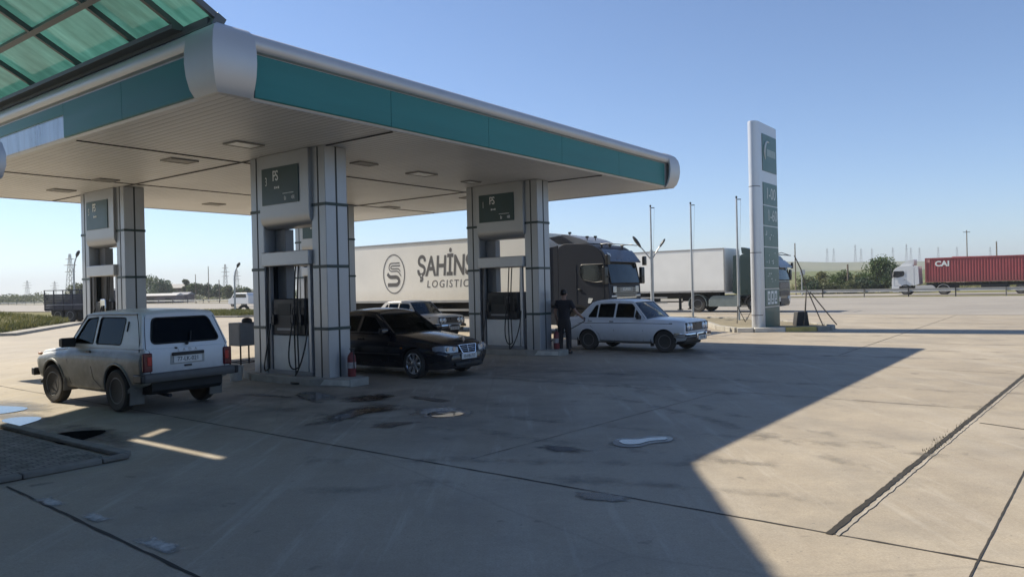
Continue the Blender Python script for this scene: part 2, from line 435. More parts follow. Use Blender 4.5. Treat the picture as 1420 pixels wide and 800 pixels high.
# ground outlines (metres) of the spills and puddles by the pumps
PUD_RIM = [(1.17, 8.96), (1.26, 9.18), (1.5, 9.14), (1.65, 9.26), (1.88, 9.22), (1.9, 9.03), (1.79, 8.87), (1.61, 8.85), (1.44, 8.66), (1.27, 8.65), (1.17, 8.76)]
PUD_IN = [(1.23, 8.97), (1.29, 9.06), (1.48, 9.03), (1.61, 9.12), (1.85, 9.14), (1.82, 8.99), (1.6, 8.95), (1.44, 8.77), (1.27, 8.77)]
RING_OUT = [(-1.57, 11.26), (-1.52, 11.77), (-1.28, 11.99), (-0.93, 11.87), (-0.66, 11.39), (-0.64, 11.14), (-0.85, 10.84), (-1.15, 10.77), (-1.41, 10.91)]
RING_IN = [(-1.35, 11.2), (-1.21, 11.5), (-0.93, 11.45), (-0.72, 11.19), (-0.9, 10.95), (-1.19, 10.92)]
RING_C = [(-1.29, 11.24), (-1.04, 11.27), (-1.03, 11.12), (-1.26, 11.15)]
OILA = [(-4.05, 13.87), (-3.96, 14.16), (-3.83, 14.23), (-3.3, 13.63), (-3.18, 13.0), (-3.28, 12.71), (-3.48, 12.82), (-3.77, 13.25)]
OILB = [(-3.06, 12.83), (-2.96, 13.29), (-2.59, 13.4), (-2.4, 13.62), (-2.1, 13.32), (-2.15, 13.0), (-2.4, 12.68), (-2.77, 12.58)]
OILC = [(-2.88, 10.63), (-2.87, 11.15), (-2.69, 11.69), (-2.61, 12.11), (-2.38, 12.33), (-2.02, 12.31), (-1.65, 11.9), (-1.77, 11.67), (-2.05, 11.71), (-2.3, 11.31), (-2.49, 10.83), (-2.59, 10.56), (-2.73, 10.53)]
OILD = [(-2.0, 10.21), (-1.96, 10.58), (-1.75, 10.66), (-1.37, 10.67), (-1.36, 10.54), (-1.58, 10.41), (-1.71, 10.11)]
BRIGHTA = [(-9.12, 13.16), (-8.77, 13.04), (-8.56, 12.98), (-8.29, 12.81), (-8.21, 12.54), (-8.29, 12.32), (-8.42, 12.16)]
BRIGHTB = [(-7.94, 11.58), (-7.92, 11.78), (-7.75, 11.85), (-7.44, 11.79), (-7.3, 11.55), (-7.27, 11.22), (-7.27, 10.98), (-7.32, 10.91), (-7.58, 11.16)]
DARK = [(-6.4, 10.09), (-6.35, 10.22), (-6.24, 10.42), (-6.01, 10.52), (-5.72, 10.52), (-5.62, 10.22), (-5.66, 9.84), (-5.66, 9.53), (-5.84, 9.59), (-6.1, 9.84)]
patch('wet_patch', spread(OILA, 1.25), .0080, WET); patch('wet_patch', spread(OILB, 1.2), .0084, WET)
patch('wet_patch', spread(OILC, 1.2), .0088, DAMP); patch('wet_patch', spread(OILC, .8), .0094, WET); patch('wet_patch', spread(OILD, 1.25), .0080, DAMP)
patch('wet_patch', spread(RING_OUT, 1.2), .0080, WET); sheet('puddle', spread(RING_IN, 1.0), .0125, WATER); patch('silt', spread(RING_C, 1.3), .0165, DAMP)
patch('puddle_rim', spread(PUD_RIM, 1.35), .0076, DAMP); sheet('puddle_rim', spread(PUD_RIM, 1.04), .0082, mat('wet rim', (.03,.03,.032), .3, 0, .2, 6)); sheet('puddle', spread(PUD_IN, 1.0), .0125, WATER)
stain('wet_patch', 3.1, -1.1, .13, .6, DAMP, .0074, .3, -.2, 16)
stain('wet_patch', 2.0, 1.9, .10, .7, DAMP, .0072, .3, .1, 17)
stain('wet_patch', -.46, -6.55, .12, .26, WET, .008, .25, .1, 7)
stain('wet_patch', -2.6, .4, .16, .6, DAMP, .0076, .25, .1, 27)
stain('wet_patch', 1.0, -5.2, .14, .35, DAMP, .0076, .25, .1, 28)
MARG = feathered(mat('damp margin', (.12,.115,.105), .5, 0, .2, 2), .8, 2.5)
for (a, b_, ra, rb, sd) in ((-1.0,4.85,.42,1.5,41),(-1.46,3.3,.40,1.4,42),(-1.55,.9,.45,1.5,43)): patch('damp_margin', blob_outline(a, b_, ra, rb, 50, .15, 0, sd), .0072, MARG)
TRACK = feathered(mat('tyre marks', (.17,.16,.14), .8, 0, .2, 3), .8, 1.6)
rnd_ = random.Random(99); q_ = 0
for (a0, b0, a1, b1, w_) in ((1.1,4,1.6,-9,.22),(2.6,3,3.0,-9,.22),(6.3,9,6.6,-12,.25),(7.8,9,8.3,-12,.25),(5.5,-2,1.2,-9,.2),(7.0,-2.2,2.4,-9.5,.2),(12.4,4,14.5,-14,.25),(13.9,4,16.2,-14,.25),(-1.0,-3,1.5,-7.5,.22),(-2.0,-4,.4,-8.4,.22),(17,6,24,-14,.3),(19,6,26.5,-14,.3)):
    d_ = Vector((a1-a0, b1-b0)); L_ = d_.length; d_.normalize(); n_ = Vector((-d_.y, d_.x)); c_ = rnd_.uniform(-.8,.8); out_ = []
    for sg in (1, -1):
        for i in range(25):
            t = (i if sg > 0 else 24-i)/24; p = Vector((a0,b0)) + d_*L_*t + n_*(c_*math.sin(math.pi*t) + sg*w_); out_.append(P(p.x, p.y))
    vs = [(*p, .0062+.0002*q_) for p in out_]; mid = [(*((Vector(out_[i])+Vector(out_[49-i]))/2), .0062+.0002*q_) for i in range(25)]
    mb = MB(); mb.add(vs[:25]+mid+vs[25:][::-1], [(i, i+1, 26+i, 25+i) for i in range(24)] + [(25+i, 26+i, 51+i, 50+i) for i in range(24)])
    o = mb.build('tyre_track', TRACK, smooth=0, fix=False); at = o.data.attributes.new('rim', 'FLOAT', 'POINT')
    at.data.foreach_set('value', [0.0]*25 + [.25*math.sin(math.pi*i/24)**.5 for i in range(25)] + [0.0]*25); tag(o, kind='structure'); q_ += 1
# standing water along the paved island
sheet('puddle', spread(BRIGHTA, 1.0), .012, WATER); sheet('puddle', spread(BRIGHTB, 1.0), .0125, WATER); sheet('puddle', spread(DARK, 1.0), .012, mat('water with painted dark reflection', (.010,.011,.011), .6, 0, .1, 2, spec=0.0))  # last puddle: its dark reflection is painted as plain matt black
# worn paint blocks beside the joint
PAINTW = mat('worn ground paint', (.42,.41,.38), .85, 0, .4, 14)
feathered(PAINTW, .5, 9.0)
def worn(name, a, b, la, lb, seed):
    return patch(name, [P(a+x*la, b+y*lb) for x, y in round_poly([(-.55,-.6),(.55,-.6),(.55,.6),(-.55,.6)], .15, 5)], .009, PAINTW)
def worn_old(name, a, b, la, lb, seed):
    rnd = random.Random(seed); mb = MB()
    for i in range(7):
        aa = a + rnd.uniform(-.3,.3)*la; bb = b + rnd.uniform(-.42,.42)*lb
        pts = blob_outline(aa, bb, la*rnd.uniform(.25,.5), lb*rnd.uniform(.12,.3), 14, .3, rnd.uniform(-.2,.2), seed*31+i)
        kk = len(mb.v); mb.v += [(p[0], p[1], .008+.0006*i) for p in pts]; mb.f.append(tuple(range(kk, kk+14)))
    tag(mb.build(name, PAINTW, smooth=0, fix=False), kind='structure')
worn('paint_mark', -3.3, -2.38, .16, .42, 1); worn('paint_mark', -3.3, -3.25, .14, .34, 2); worn('paint_mark', -3.35, -4.42, .17, .5, 3)

# paved corner island in the near left
def paver_mat():
    m, nt, b = _new('weathered pavers')
    tc = nt.nodes.new('ShaderNodeTexCoord'); br = nt.nodes.new('ShaderNodeTexBrick')
    br.inputs['Scale'].default_value = 3.2; br.inputs['Mortar Size'].default_value = .022; br.inputs['Mortar Smooth'].default_value = .3
    br.inputs['Color1'].default_value = (.20,.185,.16,1); br.inputs['Color2'].default_value = (.30,.28,.24,1); br.inputs['Mortar'].default_value = (.055,.05,.042,1)
    nt.links.new(tc.outputs['Object'], br.inputs['Vector'])
    n = _noise(nt, 5, 7.0, .65)
    c = _mix(nt, _ramp(nt, n.outputs['Fac'], .35, .65).outputs['Color'], _mix(nt, 1.0, br.outputs['Color'], (.55,.56,.54), 'MULTIPLY'), br.outputs['Color'])
    nt.links.new(c, b.inputs['Base Color']); b.inputs['Roughness'].default_value = .85
    bp = nt.nodes.new('ShaderNodeBump'); bp.inputs['Strength'].default_value = .6; bp.inputs['Distance'].default_value = .012
    nt.links.new(_math(nt, 'ADD', br.outputs['Fac'], _math(nt, 'MULTIPLY', n.outputs['Fac'], -.8)), bp.inputs['Height']); nt.links.new(bp.outputs[0], b.inputs['Normal'])
    return m
PAV = paver_mat()
r_ = empty('pavement', ab(0,0), STATION_ROT); tag(r_, kind='structure')
mb = MB(); mb.prism(round_poly([(-6.3,-1.05),(-2.2,-1.05),(-2.05,11),(-6.3,11)], [0,.12,0,0]), 'z', -.02, .055)
mb.build('paving', PAV, r_, bevel=.012)
mb = MB()
x0 = -6.3
while x0 < -2.1:
    l = min(.8, -2.0-x0); mb.box((x0+l/2, -1.13, .035), (l-.012, .14, .055 + random.uniform(-.008,.008))); x0 += .8
y0 = -1.05
while y0 < 10.9:
    mb.box((-1.975, y0+.4, .035), (.14, .788, .055 + random.uniform(-.008,.008))); y0 += .8
mb.build('kerb', mat('old kerb', (.20,.19,.165), .9, 0, .25, 3, .4, 30), r_, bevel=.012)

# hills far behind
def hill(name, pts, depth, base, m):
    """ridge line of (x, y, height) with a slope down towards the viewer and away."""
    mb = MB(); n = len(pts); rows = []
    for t, hh in ((-1,0),(-.6,.25),(-.3,.62),(-.1,.93),(0,1),(.4,.9),(1,.2)):
        row = []
        for (x, y, h) in pts:
            d = Vector((x, y)).normalized(); q = Vector((x, y)) + d*depth*t
            row.append((q.x, q.y, base + h*hh + random.uniform(-.4,.4)*hh))
        rows.append(row)
    mb.loft(rows, closed=False)
    o = mb.build(name, m, smooth=60, fix=False)
    return tag(o, kind='structure')
def hillmat(name, c0, c1, sc):
    m, nt, b = _new(name); n = _noise(nt, sc, 7.0, .62, stretch=(1,.35,4)); n2 = _noise(nt, sc*9, 6.0, .6)
    c = _ramp(nt, n.outputs['Fac'], .35, .65, (*c0,1), (*c1,1)).outputs['Color']
    c = _mix(nt, _ramp(nt, n2.outputs['Fac'], .35, .65).outputs['Color'], _mix(nt, 1.0, c, (.78,.8,.76), 'MULTIPLY'), c)
    nt.links.new(c, b.inputs['Base Color']); b.inputs['Roughness'].default_value = 1; b.inputs['Specular IOR Level'].default_value = 0
    return m
HILL = hillmat('steppe hillside', (.13,.15,.07), (.21,.205,.105), .01)
def ridge(D, spec):
    out = []
    for px, y in spec:
        x = (px-710)/1040*D; out.append((x, D, max(.5, 1.88 + (398-.023*(px-710)-y)/1040*D)))
    return out
hill('hills', ridge(1500, [(900,371),(1000,366),(1060,363),(1100,362),(1160,363.5),(1240,362),(1330,361),(1420,362),(1550,360),(1750,362)]), 700, -1, HILL)
hill('hills', ridge(620, [(980,383),(1060,377),(1110,375),(1180,373),(1260,372),(1340,374),(1440,372),(1600,373)]), 240, -1, hillmat('near green slope', (.11,.14,.045), (.20,.19,.085), .02))
hill('hills', ridge(1700, [(-260,413),(-60,411),(100,410),(240,404),(300,401),(345,400),(420,401),(520,400),(640,398),(760,392),(900,386)]), 600, -1, HILL)
# ------------------------------------------------------------------ canopy
CA, CB, SOF = 15.1, 14.75, 4.8
def soffit_mat():
    m, nt, b = _new('white ceiling planks')
    tc = nt.nodes.new('ShaderNodeTexCoord'); sp = nt.nodes.new('ShaderNodeSeparateXYZ'); nt.links.new(tc.outputs['Object'], sp.inputs[0])
    fr = _math(nt, 'FRACT', _math(nt, 'MULTIPLY', sp.outputs['X'], 1/.15))
    gap = _math(nt, 'LESS_THAN', fr, .13)
    row = _math(nt, 'FLOOR', _math(nt, 'MULTIPLY', sp.outputs['X'], 1/.15))
    wn = nt.nodes.new('ShaderNodeTexWhiteNoise'); wn.noise_dimensions = '1D'; nt.links.new(row, wn.inputs['W'])
    n = _noise(nt, .5, 5.0, .6)
    c = _ramp(nt, n.outputs['Fac'], .3, .7, (.60,.60,.59,1), (.70,.70,.69,1)).outputs['Color']
    c = _mix(nt, _math(nt, 'MULTIPLY', wn.outputs['Value'], .10), c, (.4,.39,.37))
    c = _mix(nt, _math(nt, 'MULTIPLY', gap, .62), c, (.16,.155,.145))
    nt.links.new(c, b.inputs['Base Color']); b.inputs['Roughness'].default_value = .45
    bp = nt.nodes.new('ShaderNodeBump'); bp.inputs['Strength'].default_value = .5; bp.inputs['Distance'].default_value = .012
    h = _math(nt, 'SINE', _math(nt, 'MULTIPLY', fr, math.pi))
    nt.links.new(h, bp.inputs['Height']); nt.links.new(bp.outputs[0], b.inputs['Normal'])
    return m
SOFM = soffit_mat()
can = empty('fuel_canopy', ab(0,0), STATION_ROT)
tag(can, 'large flat canopy with teal and silver rounded edges over the fuel pumps', 'canopy')
mb = MB(); mb.box((CA/2, CB/2, SOF+.03), (CA, CB, .06)); mb.build('soffit', SOFM, can, smooth=0)
mb = MB(); mb.box((CA/2, CB/2, SOF+.93), (CA-.02, CB-.02, .04)); mb.build('roof', GREY_CLAD, can, smooth=0)
def ring(o, z):
    return [(-o,-o,z), (CA+o,-o,z), (CA+o,CB+o,z), (-o,CB+o,z)]
# silver edge trough: flat behind the panels, rounded cap on top
prof = [(0,SOF-.01),(.03,SOF-.02),(.06,SOF+.02),(.075,SOF+.08),(.085,SOF+.35),(.085,SOF+.69),(.15,SOF+.705),(.195,SOF+.74),(.215,SOF+.80),(.205,SOF+.86),(.17,SOF+.92),(.11,SOF+.97),(.03,SOF+1.0),(-.08,SOF+1.005),(-.3,SOF+.96)]
mb = MB(); rings = [ring(o, z) for o, z in prof]; n = 4
for i in range(len(rings)-1):
    mb.loft([rings[i], rings[i+1]], caps=False)
mb2 = MB(); mb2.v = mb.v; mb2.f = mb.f
bmf = mb2.build('edge_trim', SILVER, can, smooth=40)
# weld the profile strips so the cap shades as one rounded sheet
bm = bmesh.new(); bm.from_mesh(bmf.data); bmesh.ops.remove_doubles(bm, verts=bm.verts, dist=.0005); bm.to_mesh(bmf.data); bm.free()
bmf.data.shade_smooth(); bmf.data.set_sharp_from_angle(angle=R(40))
# teal sheets, one run per side, in butted lengths
def edge_pt(side, t, o, z):
    return {0: (t,-o,z), 1: (CA+o,t,z), 2: (t,CB+o,z), 3: (-o,t,z)}[side]
def sheet_run(side, t0, t1, z0, z1, m, name, o0=.10, o1=.105):
    mb = MB(); L = t1-t0; k = max(1, round(abs(L)/2.9))
    for i in range(k):
        a, b_ = t0 + L*i/k + .006, t0 + L*(i+1)/k - .006
        rows = []
        for z, o in ((z0, o0-.012), (z0+.015, o0), (z1-.015, o1), (z1, o1-.012)):
            rows.append([edge_pt(side, a, o, z), edge_pt(side, b_, o, z), edge_pt(side, b_, o-.03, z), edge_pt(side, a, o-.03, z)])
        mb.loft(rows)
    return mb.build(name, m, can, smooth=20)
sheet_run(0, .52, CA-.5, SOF+.02, SOF+.68, TEAL, 'fascia_panel')
sheet_run(1, .6, CB-.6, SOF+.02, SOF+.68, TEAL, 'fascia_panel')
sheet_run(2, .6, CA-.6, SOF+.02, SOF+.68, TEAL, 'fascia_panel')
sheet_run(3, .52, 4.95, SOF+.02, SOF+.66, TEAL, 'fascia_panel')
sheet_run(3, 4.95, CB-.6, SOF+.44, SOF+.66, TEAL, 'fascia_panel')
SKY_SHEEN = mat('streaked fascia sheet with painted sky sheen', (.34,.40,.50), .3, .35, .35, 1.6, stretch=(3,3,.35))  # pale reflection of sky and bright ground painted into the streaked sheet
o = sheet_run(3, 4.95, CB-.6, SOF+.02, SOF+.43, SKY_SHEEN, 'sky_sheen_panel', .085, .10)
o['label'] = 'streaked fascia sheet with pale sky reflection painted into its colour'
# bulging silver corner casings
cp = [(.0,SOF-.015),(.10,SOF-.01),(.18,SOF+.10),(.235,SOF+.28),(.26,SOF+.48),(.255,SOF+.66),(.225,SOF+.82),(.16,SOF+.94),(.06,SOF+1.012),(-.12,SOF+1.03)]
def casing(cx, cy, sx, sy, lx, ly):
    mb = MB(); rows = []
    for o, z in cp:
        rows.append([(cx - sx*lx, cy + sy*o, z), (cx + sx*o, cy + sy*o, z), (cx + sx*o, cy - sy*ly, z)])
    mb.loft(rows, closed=False)
    inn = [[(cx - sx*lx, cy + sy*(o-.05), z) for o, z in cp], [(cx - sx*lx, cy + sy*o, z) for o, z in cp]]
    mb.loft(inn, closed=False)
    inn = [[(cx + sx*(o-.05), cy - sy*ly, z) for o, z in cp], [(cx + sx*o, cy - sy*ly, z) for o, z in cp]]
    mb.loft(inn, closed=False)
    ob = mb.build('corner_casing', SILVER, can, smooth=0)
    bm = bmesh.new(); bm.from_mesh(ob.data); bmesh.ops.remove_doubles(bm, verts=bm.verts, dist=.0005); bm.to_mesh(ob.data); bm.free()
    ob.data.shade_smooth(); ob.data.set_sharp_from_angle(angle=R(34))
casing(0,0,-1,-1,.46,.50); casing(CA,0,1,-1,.42,.5); casing(CA,CB,1,1,.5,.5); casing(0,CB,-1,1,.5,.5)
# ceiling seams
SEAM = mat('ceiling seam', (.05,.048,.045), .7, 0, .15)
mb = MB()
for a in (3.55, 11.2): mb.box((a, CB/2, SOF-.011), (.035, CB-.2, .022))
for b_ in (4.9, 9.7): mb.box((CA/2, b_, SOF-.009), (CA-.2, .03, .017))
mb.build('ceiling_seam', SEAM, can, smooth=0)
LAMPF = mat('lamp housing', (.24,.235,.22), .5, .2, .15)
LAMPW = mat('lamp diffuser', (.88,.88,.86), .4, 0, .05)
LAMPD = mat('grey lamp cover', (.20,.195,.18), .5, 0, .1)
for (a, b_, w, l, lit) in ((2.4,3.05,.55,.42,1),(2.5,5.6,.55,.42,0),(2.7,9.45,.42,.42,0),(2.75,12.1,.5,.42,0),(7.45,12.4,.5,.42,0),(7.6,3.25,.62,.42,1),(5.55,3.1,.5,.3,0),(9.6,3.3,.40,.30,1),(7.5,9.4,.5,.42,0),(12.4,5.7,.5,.42,0),(12.4,9.4,.5,.42,0),(12.5,12.3,.5,.42,0)):
    mb = MB(); x0, x1, y0, y1 = a-w/2, a+w/2, b_-l/2, b_+l/2; z0, z1 = SOF-.03, SOF-.001
    for c, d in (((a,y0,(z0+z1)/2),(w,.04,z1-z0)),((a,y1,(z0+z1)/2),(w,.04,z1-z0)),((x0-.02,b_,(z0+z1)/2),(.04,l+.04,z1-z0)),((x1+.02,b_,(z0+z1)/2),(.04,l+.04,z1-z0))): mb.box(c, d)
    f = mb.build('ceiling_light', LAMPF, can, smooth=0)
    mb = MB(); mb.box((a, b_, SOF-.013), (w-.002, l-.042, .02)); mb.build('diffuser', LAMPW if lit else LAMPD, f, smooth=0, bevel=.006)

# ------------------------------------------------------------------ glazed lean-to roof over the forecourt edge
def translucent_sheet():
    m = bpy.data.materials.new('teal translucent roof sheet'); m.use_nodes = True; nt = m.node_tree; nt.nodes.clear()
    o = nt.nodes.new('ShaderNodeOutputMaterial'); tr = nt.nodes.new('ShaderNodeBsdfTranslucent'); tp = nt.nodes.new('ShaderNodeBsdfTransparent')
    gl = nt.nodes.new('ShaderNodeBsdfGlossy'); gl.inputs['Roughness'].default_value = .15
    n = _noise(nt, 1.1, 6.0, .62, stretch=(.7,3.5,1)); c = _ramp(nt, n.outputs['Fac'], .28, .72, (.24,.47,.41,1), (.45,.74,.67,1)).outputs['Color']
    d = _noise(nt, .8, 5.0, .6); c = _mix(nt, _math(nt, 'MULTIPLY', _ramp(nt, d.outputs['Fac'], .45, .7).outputs['Color'], .45), c, (.20,.34,.30))
    nt.links.new(c, tr.inputs['Color']); tp.inputs['Color'].default_value = (.10,.22,.20,1)
    a = nt.nodes.new('ShaderNodeMixShader'); a.inputs[0].default_value = .12
    nt.links.new(tr.outputs[0], a.inputs[1]); nt.links.new(tp.outputs[0], a.inputs[2])
    fr = nt.nodes.new('ShaderNodeFresnel'); fr.inputs['IOR'].default_value = 1.4
    b = nt.nodes.new('ShaderNodeMixShader'); nt.links.new(fr.outputs[0], b.inputs[0])
    nt.links.new(a.outputs[0], b.inputs[1]); nt.links.new(gl.outputs[0], b.inputs[2]); nt.links.new(b.outputs[0], o.inputs[0])
    return m
GLZ = translucent_sheet()
BAR = mat('dark roof glazing bar', (.11,.125,.13), .45, .3, .15)
gr = empty('glass_roof', ab(0,0), STATION_ROT)
tag(gr, 'sloping roof of teal translucent panes in dark bars rising above the canopy edge', 'glass roof')
SL = .53
def rp(s, y, up=0.0):
    k = math.sqrt(1+SL*SL); return (.10-s + up*SL/k, y, 5.93+SL*s + up/k)
S = [0.02, .95, 2.54, 3.6, 4.9, 6.25]; Y = [.08, 1.0, 2.25, 4.2, 6.18, 8.44, 10.2, 11.2]
for i in range(5):
    for j in range(7):
        mb = MB(); g = .004; s0, s1, y0, y1 = S[i]+g, S[i+1]-g, Y[j]+g, Y[j+1]-g
        if (i, j) == (2, 4): s0 += .22                       # a pane that slipped and lets a sliver of sun through
        if (i, j) == (1, 4):                                 # its neighbour has lost a corner
            y1 -= .17; mb.box((.10-1.52, Y[j+1]-.09, 5.93+SL*1.52+.04), (1.05, .16, .008), Matrix.Rotation(math.atan(SL), 3, 'Y'))
        p = [rp(s0,y0,.03), rp(s1,y0,.03), rp(s1,y1,.03), rp(s0,y1,.03)]
        mb.loft([p, [rp(s0,y0,.038), rp(s1,y0,.038), rp(s1,y1,.038), rp(s0,y1,.038)]])
        mb.build('pane', GLZ, gr, smooth=0)
def roofbar(p, q, w, h, name):
    p, q = Vector(p), Vector(q); d = (q-p).normalized(); n = Vector((SL,0,1)).normalized(); e = d.cross(n).normalized()
    mb = MB(); rows = []
    for c in (p, q): rows.append([c + e*w/2, c + e*w/2 - n*h, c - e*w/2 - n*h, c - e*w/2])
    mb.loft(rows); mb.build(name, BAR, gr, smooth=0)
for i, s in enumerate(S): roofbar(rp(s,.04,.028), rp(s,11.3,.028), .09 if i else .16, .10 if i else .22, 'purlin')
for y in Y: roofbar(rp(0,y,.02), rp(6.25,y,.02), .07, .09, 'rafter')
mb = MB(); mb.box((.02, 5.72, 5.875), (.18, 11.1, .12)); mb.box((-.15, 6.05, 5.915), (.18, 10.4, .07)); mb.build('sill_beam', BAR, gr, smooth=0)

# shop building that carries the upper end of the glass roof (behind and to the left of the viewer)
WALLP = mat('rendered wall', (.50,.49,.45), .8, 0, .1, 1.5, .2, 30)
sh = empty('shop_building', ab(0,0), STATION_ROT)
tag(sh, 'station shop with silver awning edge at the far left, under the glass roof', 'building')
mb = MB(); mb.box((-9.4, 5.5, 4.55), (6.0, 11.6, 9.1)); mb.build('wall', WALLP, sh, smooth=0)
mb = MB(); mb.box((-11.4, -15.35, 2.1), (4.6, 30.0, 4.2)); mb.build('blocker_wing', mat('unseen blocker wall', (.30,.29,.27), .8, 0, .1, 1.5, .2, 30), sh, smooth=0)  # unseen wing, added to block light coming from behind the camera
mb = MB(); mb.box((-11.35, -15.35, 4.29), (5.0, 30.4, .16)); mb.build('blocker_wing_roof', GREY_CLAD, sh, smooth=0)
for y in (-3.2, -7.6, -12.0, -16.4, -20.8, -25.2):  # windows on the added wing
    mb = MB(); mb.box((-9.085, y, 1.55), (.05, 3.6, 2.3)); w_ = mb.build('window', mat('shop glass', (.02,.03,.035), .08, 0, .1), sh, smooth=0)
    mb = MB()
    for c, d in (((-9.07,y,2.74),(.09,3.76,.08)),((-9.07,y,.36),(.09,3.76,.08)),((-9.07,y-1.84,1.55),(.09,.08,2.3)),((-9.07,y,1.55),(.09,.06,2.3)),((-9.07,y+1.84,1.55),(.09,.08,2.3))): mb.box(c, d)
    mb.build('frame', SILVER, w_, smooth=0)
for y in (1.6, 5.0, 8.4):
    mb = MB(); mb.box((-6.385, y, 1.6), (.05, 2.6, 2.2)); w_ = mb.build('window', mat('shop glass', (.02,.03,.035), .08, 0, .1), sh, smooth=0)
    mb = MB()
    for c, d in (((-6.37,y,2.74),(.09,2.76,.08)),((-6.37,y,.46),(.09,2.76,.08)),((-6.37,y-1.34,1.6),(.09,.08,2.2)),((-6.37,y+1.34,1.6),(.09,.08,2.2))): mb.box(c, d)
    mb.build('frame', SILVER, w_, smooth=0)
mb = MB()
pr = [(0,3.24),(.10,3.26),(.17,3.34),(.20,3.48),(.20,3.62),(.17,3.75),(.09,3.82),(0,3.84)]
ax0, ax1, ay0, ay1 = -6.37, -2.86, .50, 8.0
rows = [[(ax0, ay0-o, z), (ax1+o, ay0-o, z), (ax1+o, ay1+o, z), (ax0, ay1+o, z)] for o, z in pr]
mb.loft(rows); mb.build('awning', SILVER, sh, smooth=50)

# ------------------------------------------------------------------ pylons that carry the canopy
GRV = mat('dark seam', (.018,.026,.027), .5, 0, .1)
def make_pylon(label, number, small=True, last=False):
    root = empty('sign_pylon'); tag(root, label, 'pylon', 'grey clad pylons under the canopy')
    W, D, pw = 2.52, .278, .45          # local x runs 0..2D through the pylon, y along it
    for s in (0, 1):
        f = (lambda y: y) if s == 0 else (lambda y: W-y)
        mb = MB(); mb.prism([(0,f(0)),(2*D,f(0)),(2*D,f(pw)),(0,f(pw))], 'z', .0, SOF-.002)
        pil = mb.build('pillar', GREY_CLAD, root, smooth=0, bevel=.014)
        for z in (1.13, 2.38, 3.63):
            mb = MB(); o = .012
            mb.prism([(-o,f(-o)),(2*D+o,f(-o)),(2*D+o,f(pw-.015)),(-o,f(pw-.015))], 'z', z-.031, z+.031)
            mb.build('band', DARKGREEN, pil, smooth=0, bevel=.004)
        mb = MB()
        for x in (-.001, 2*D+.001): mb.box((x, f(.225), SOF/2), (.012, .030, SOF-.02))
        mb.box((D, f(-.001), SOF/2), (.036, .012, SOF-.02))
        mb.build('groove', GRV, pil, smooth=0)
    # header box with rounded lower edge, on both faces
    mb = MB(); pr = round_poly([(-.07,SOF-.003),(-.07,3.24),(2*D+.07,3.24),(2*D+.07,SOF-.003)], [0,.26,.26,0], 7)
    mb.prism(pr, 'y', .43, W-.43); hd = mb.build('header', GREY_CLAD, root, smooth=50, bevel=.012)
    for sx in (-1, 1):
        mb = MB(); x = -.078 if sx < 0 else 2*D+.078
        mb.box((x, W/2+.10, 4.12), (.022, 1.24, .78)); pn = mb.build('sign_panel', TEAL_D, hd, smooth=0, bevel=.004)
        rt = (0,-1,0) if sx < 0 else (0,1,0); xx = x + sx*.012
        cy = W/2+.10; e = -1 if sx < 0 else 1
        ob = lettering('lettering', 'PS', LETTER, hd, (xx, cy - e*.24, 4.32), rt, (0,0,1), .30, .002, sx=.82, spacing=.72, bold=.004)
        lettering('lettering', number, LETTER, hd, (xx, cy - e*.50, 4.22), rt, (0,0,1), .26, .002, sx=.6)
        mb = MB()
        # small worn print: two short lines and a rule
        for k in range(3): mb.box((xx, cy + e*(-.16+.062*k), 4.08), (.003, .045, .05 if k != 1 else .035))
        if number != '5':
            mb.box((xx, cy + e*.28, 3.935), (.003, .36, .014))
            for yy, hh in ((.16,.085),(.20,.05),(.40,.06),(.435,.085),(.475,.085)): mb.box((xx, cy + e*yy, 3.84), (.003, .018, hh))
            mb.box((xx, cy + e*.18, 3.805), (.003, .05, .016)); mb.box((xx, cy + e*.455, 3.84), (.003, .04, .014))
        mb.build('small_print', LETTER, hd, smooth=0)
    return root
PYL = [((3.5,1.98),'grey pylon nearest the camera, number 3 on its dark PS sign','3'),
       ((10.5,1.73),'grey pylon beside the man and the white saloon, number 1 on its PS sign','1'),
       ((3.5,10.21),'grey pylon behind the small off-roader, faded teal sign near its top','5'),
       ((10.5,9.76),'grey pylon farthest back, mostly hidden behind the pylon numbered 3','7')]
for (a, b_), lb, num in PYL:
    r = make_pylon(lb, num); r.location = ab(a, b_); r.rotation_euler.z = STATION_ROT
# islands
def make_island(lb, front):
    root = empty('pump_island'); tag(root, lb, 'pump island', 'kerbed islands under the pylons')
    out = [(-.24,.30),(.04,-.57),(.52,-.57),(.80,.30),(.80,2.3),(.52,3.0),(.04,3.0),(-.24,2.3)]
    mb = MB(); mb.prism(out, 'z', -.02, .15); mb.build('kerb', CONC_K, root, smooth=0, bevel=.015)
    mb = MB(); rnd = random.Random(3)
    p0, p1 = Vector((-.245,.29)), Vector((.033,-.576))
    mb.add([(*(p0.lerp(p1,.25)), .03), (*(p0.lerp(p1,.98)), .02), (*(p0.lerp(p1,.98)), .135), (*(p0.lerp(p1,.35)), .14)], [(0,1,2,3)])
    mb.build('paint_patch', WHITEK, root, smooth=0)
    return root
for (a, b_), lb in zip([p[0] for p in PYL], ('chamfered concrete island under the pylon numbered 3','chamfered concrete island beside the man at the white saloon','chamfered concrete island beyond the small off-roader','chamfered concrete island at the far back pylon')):
    r = make_island(lb, 0); r.location = ab(a, b_); r.rotation_euler.z = STATION_ROT
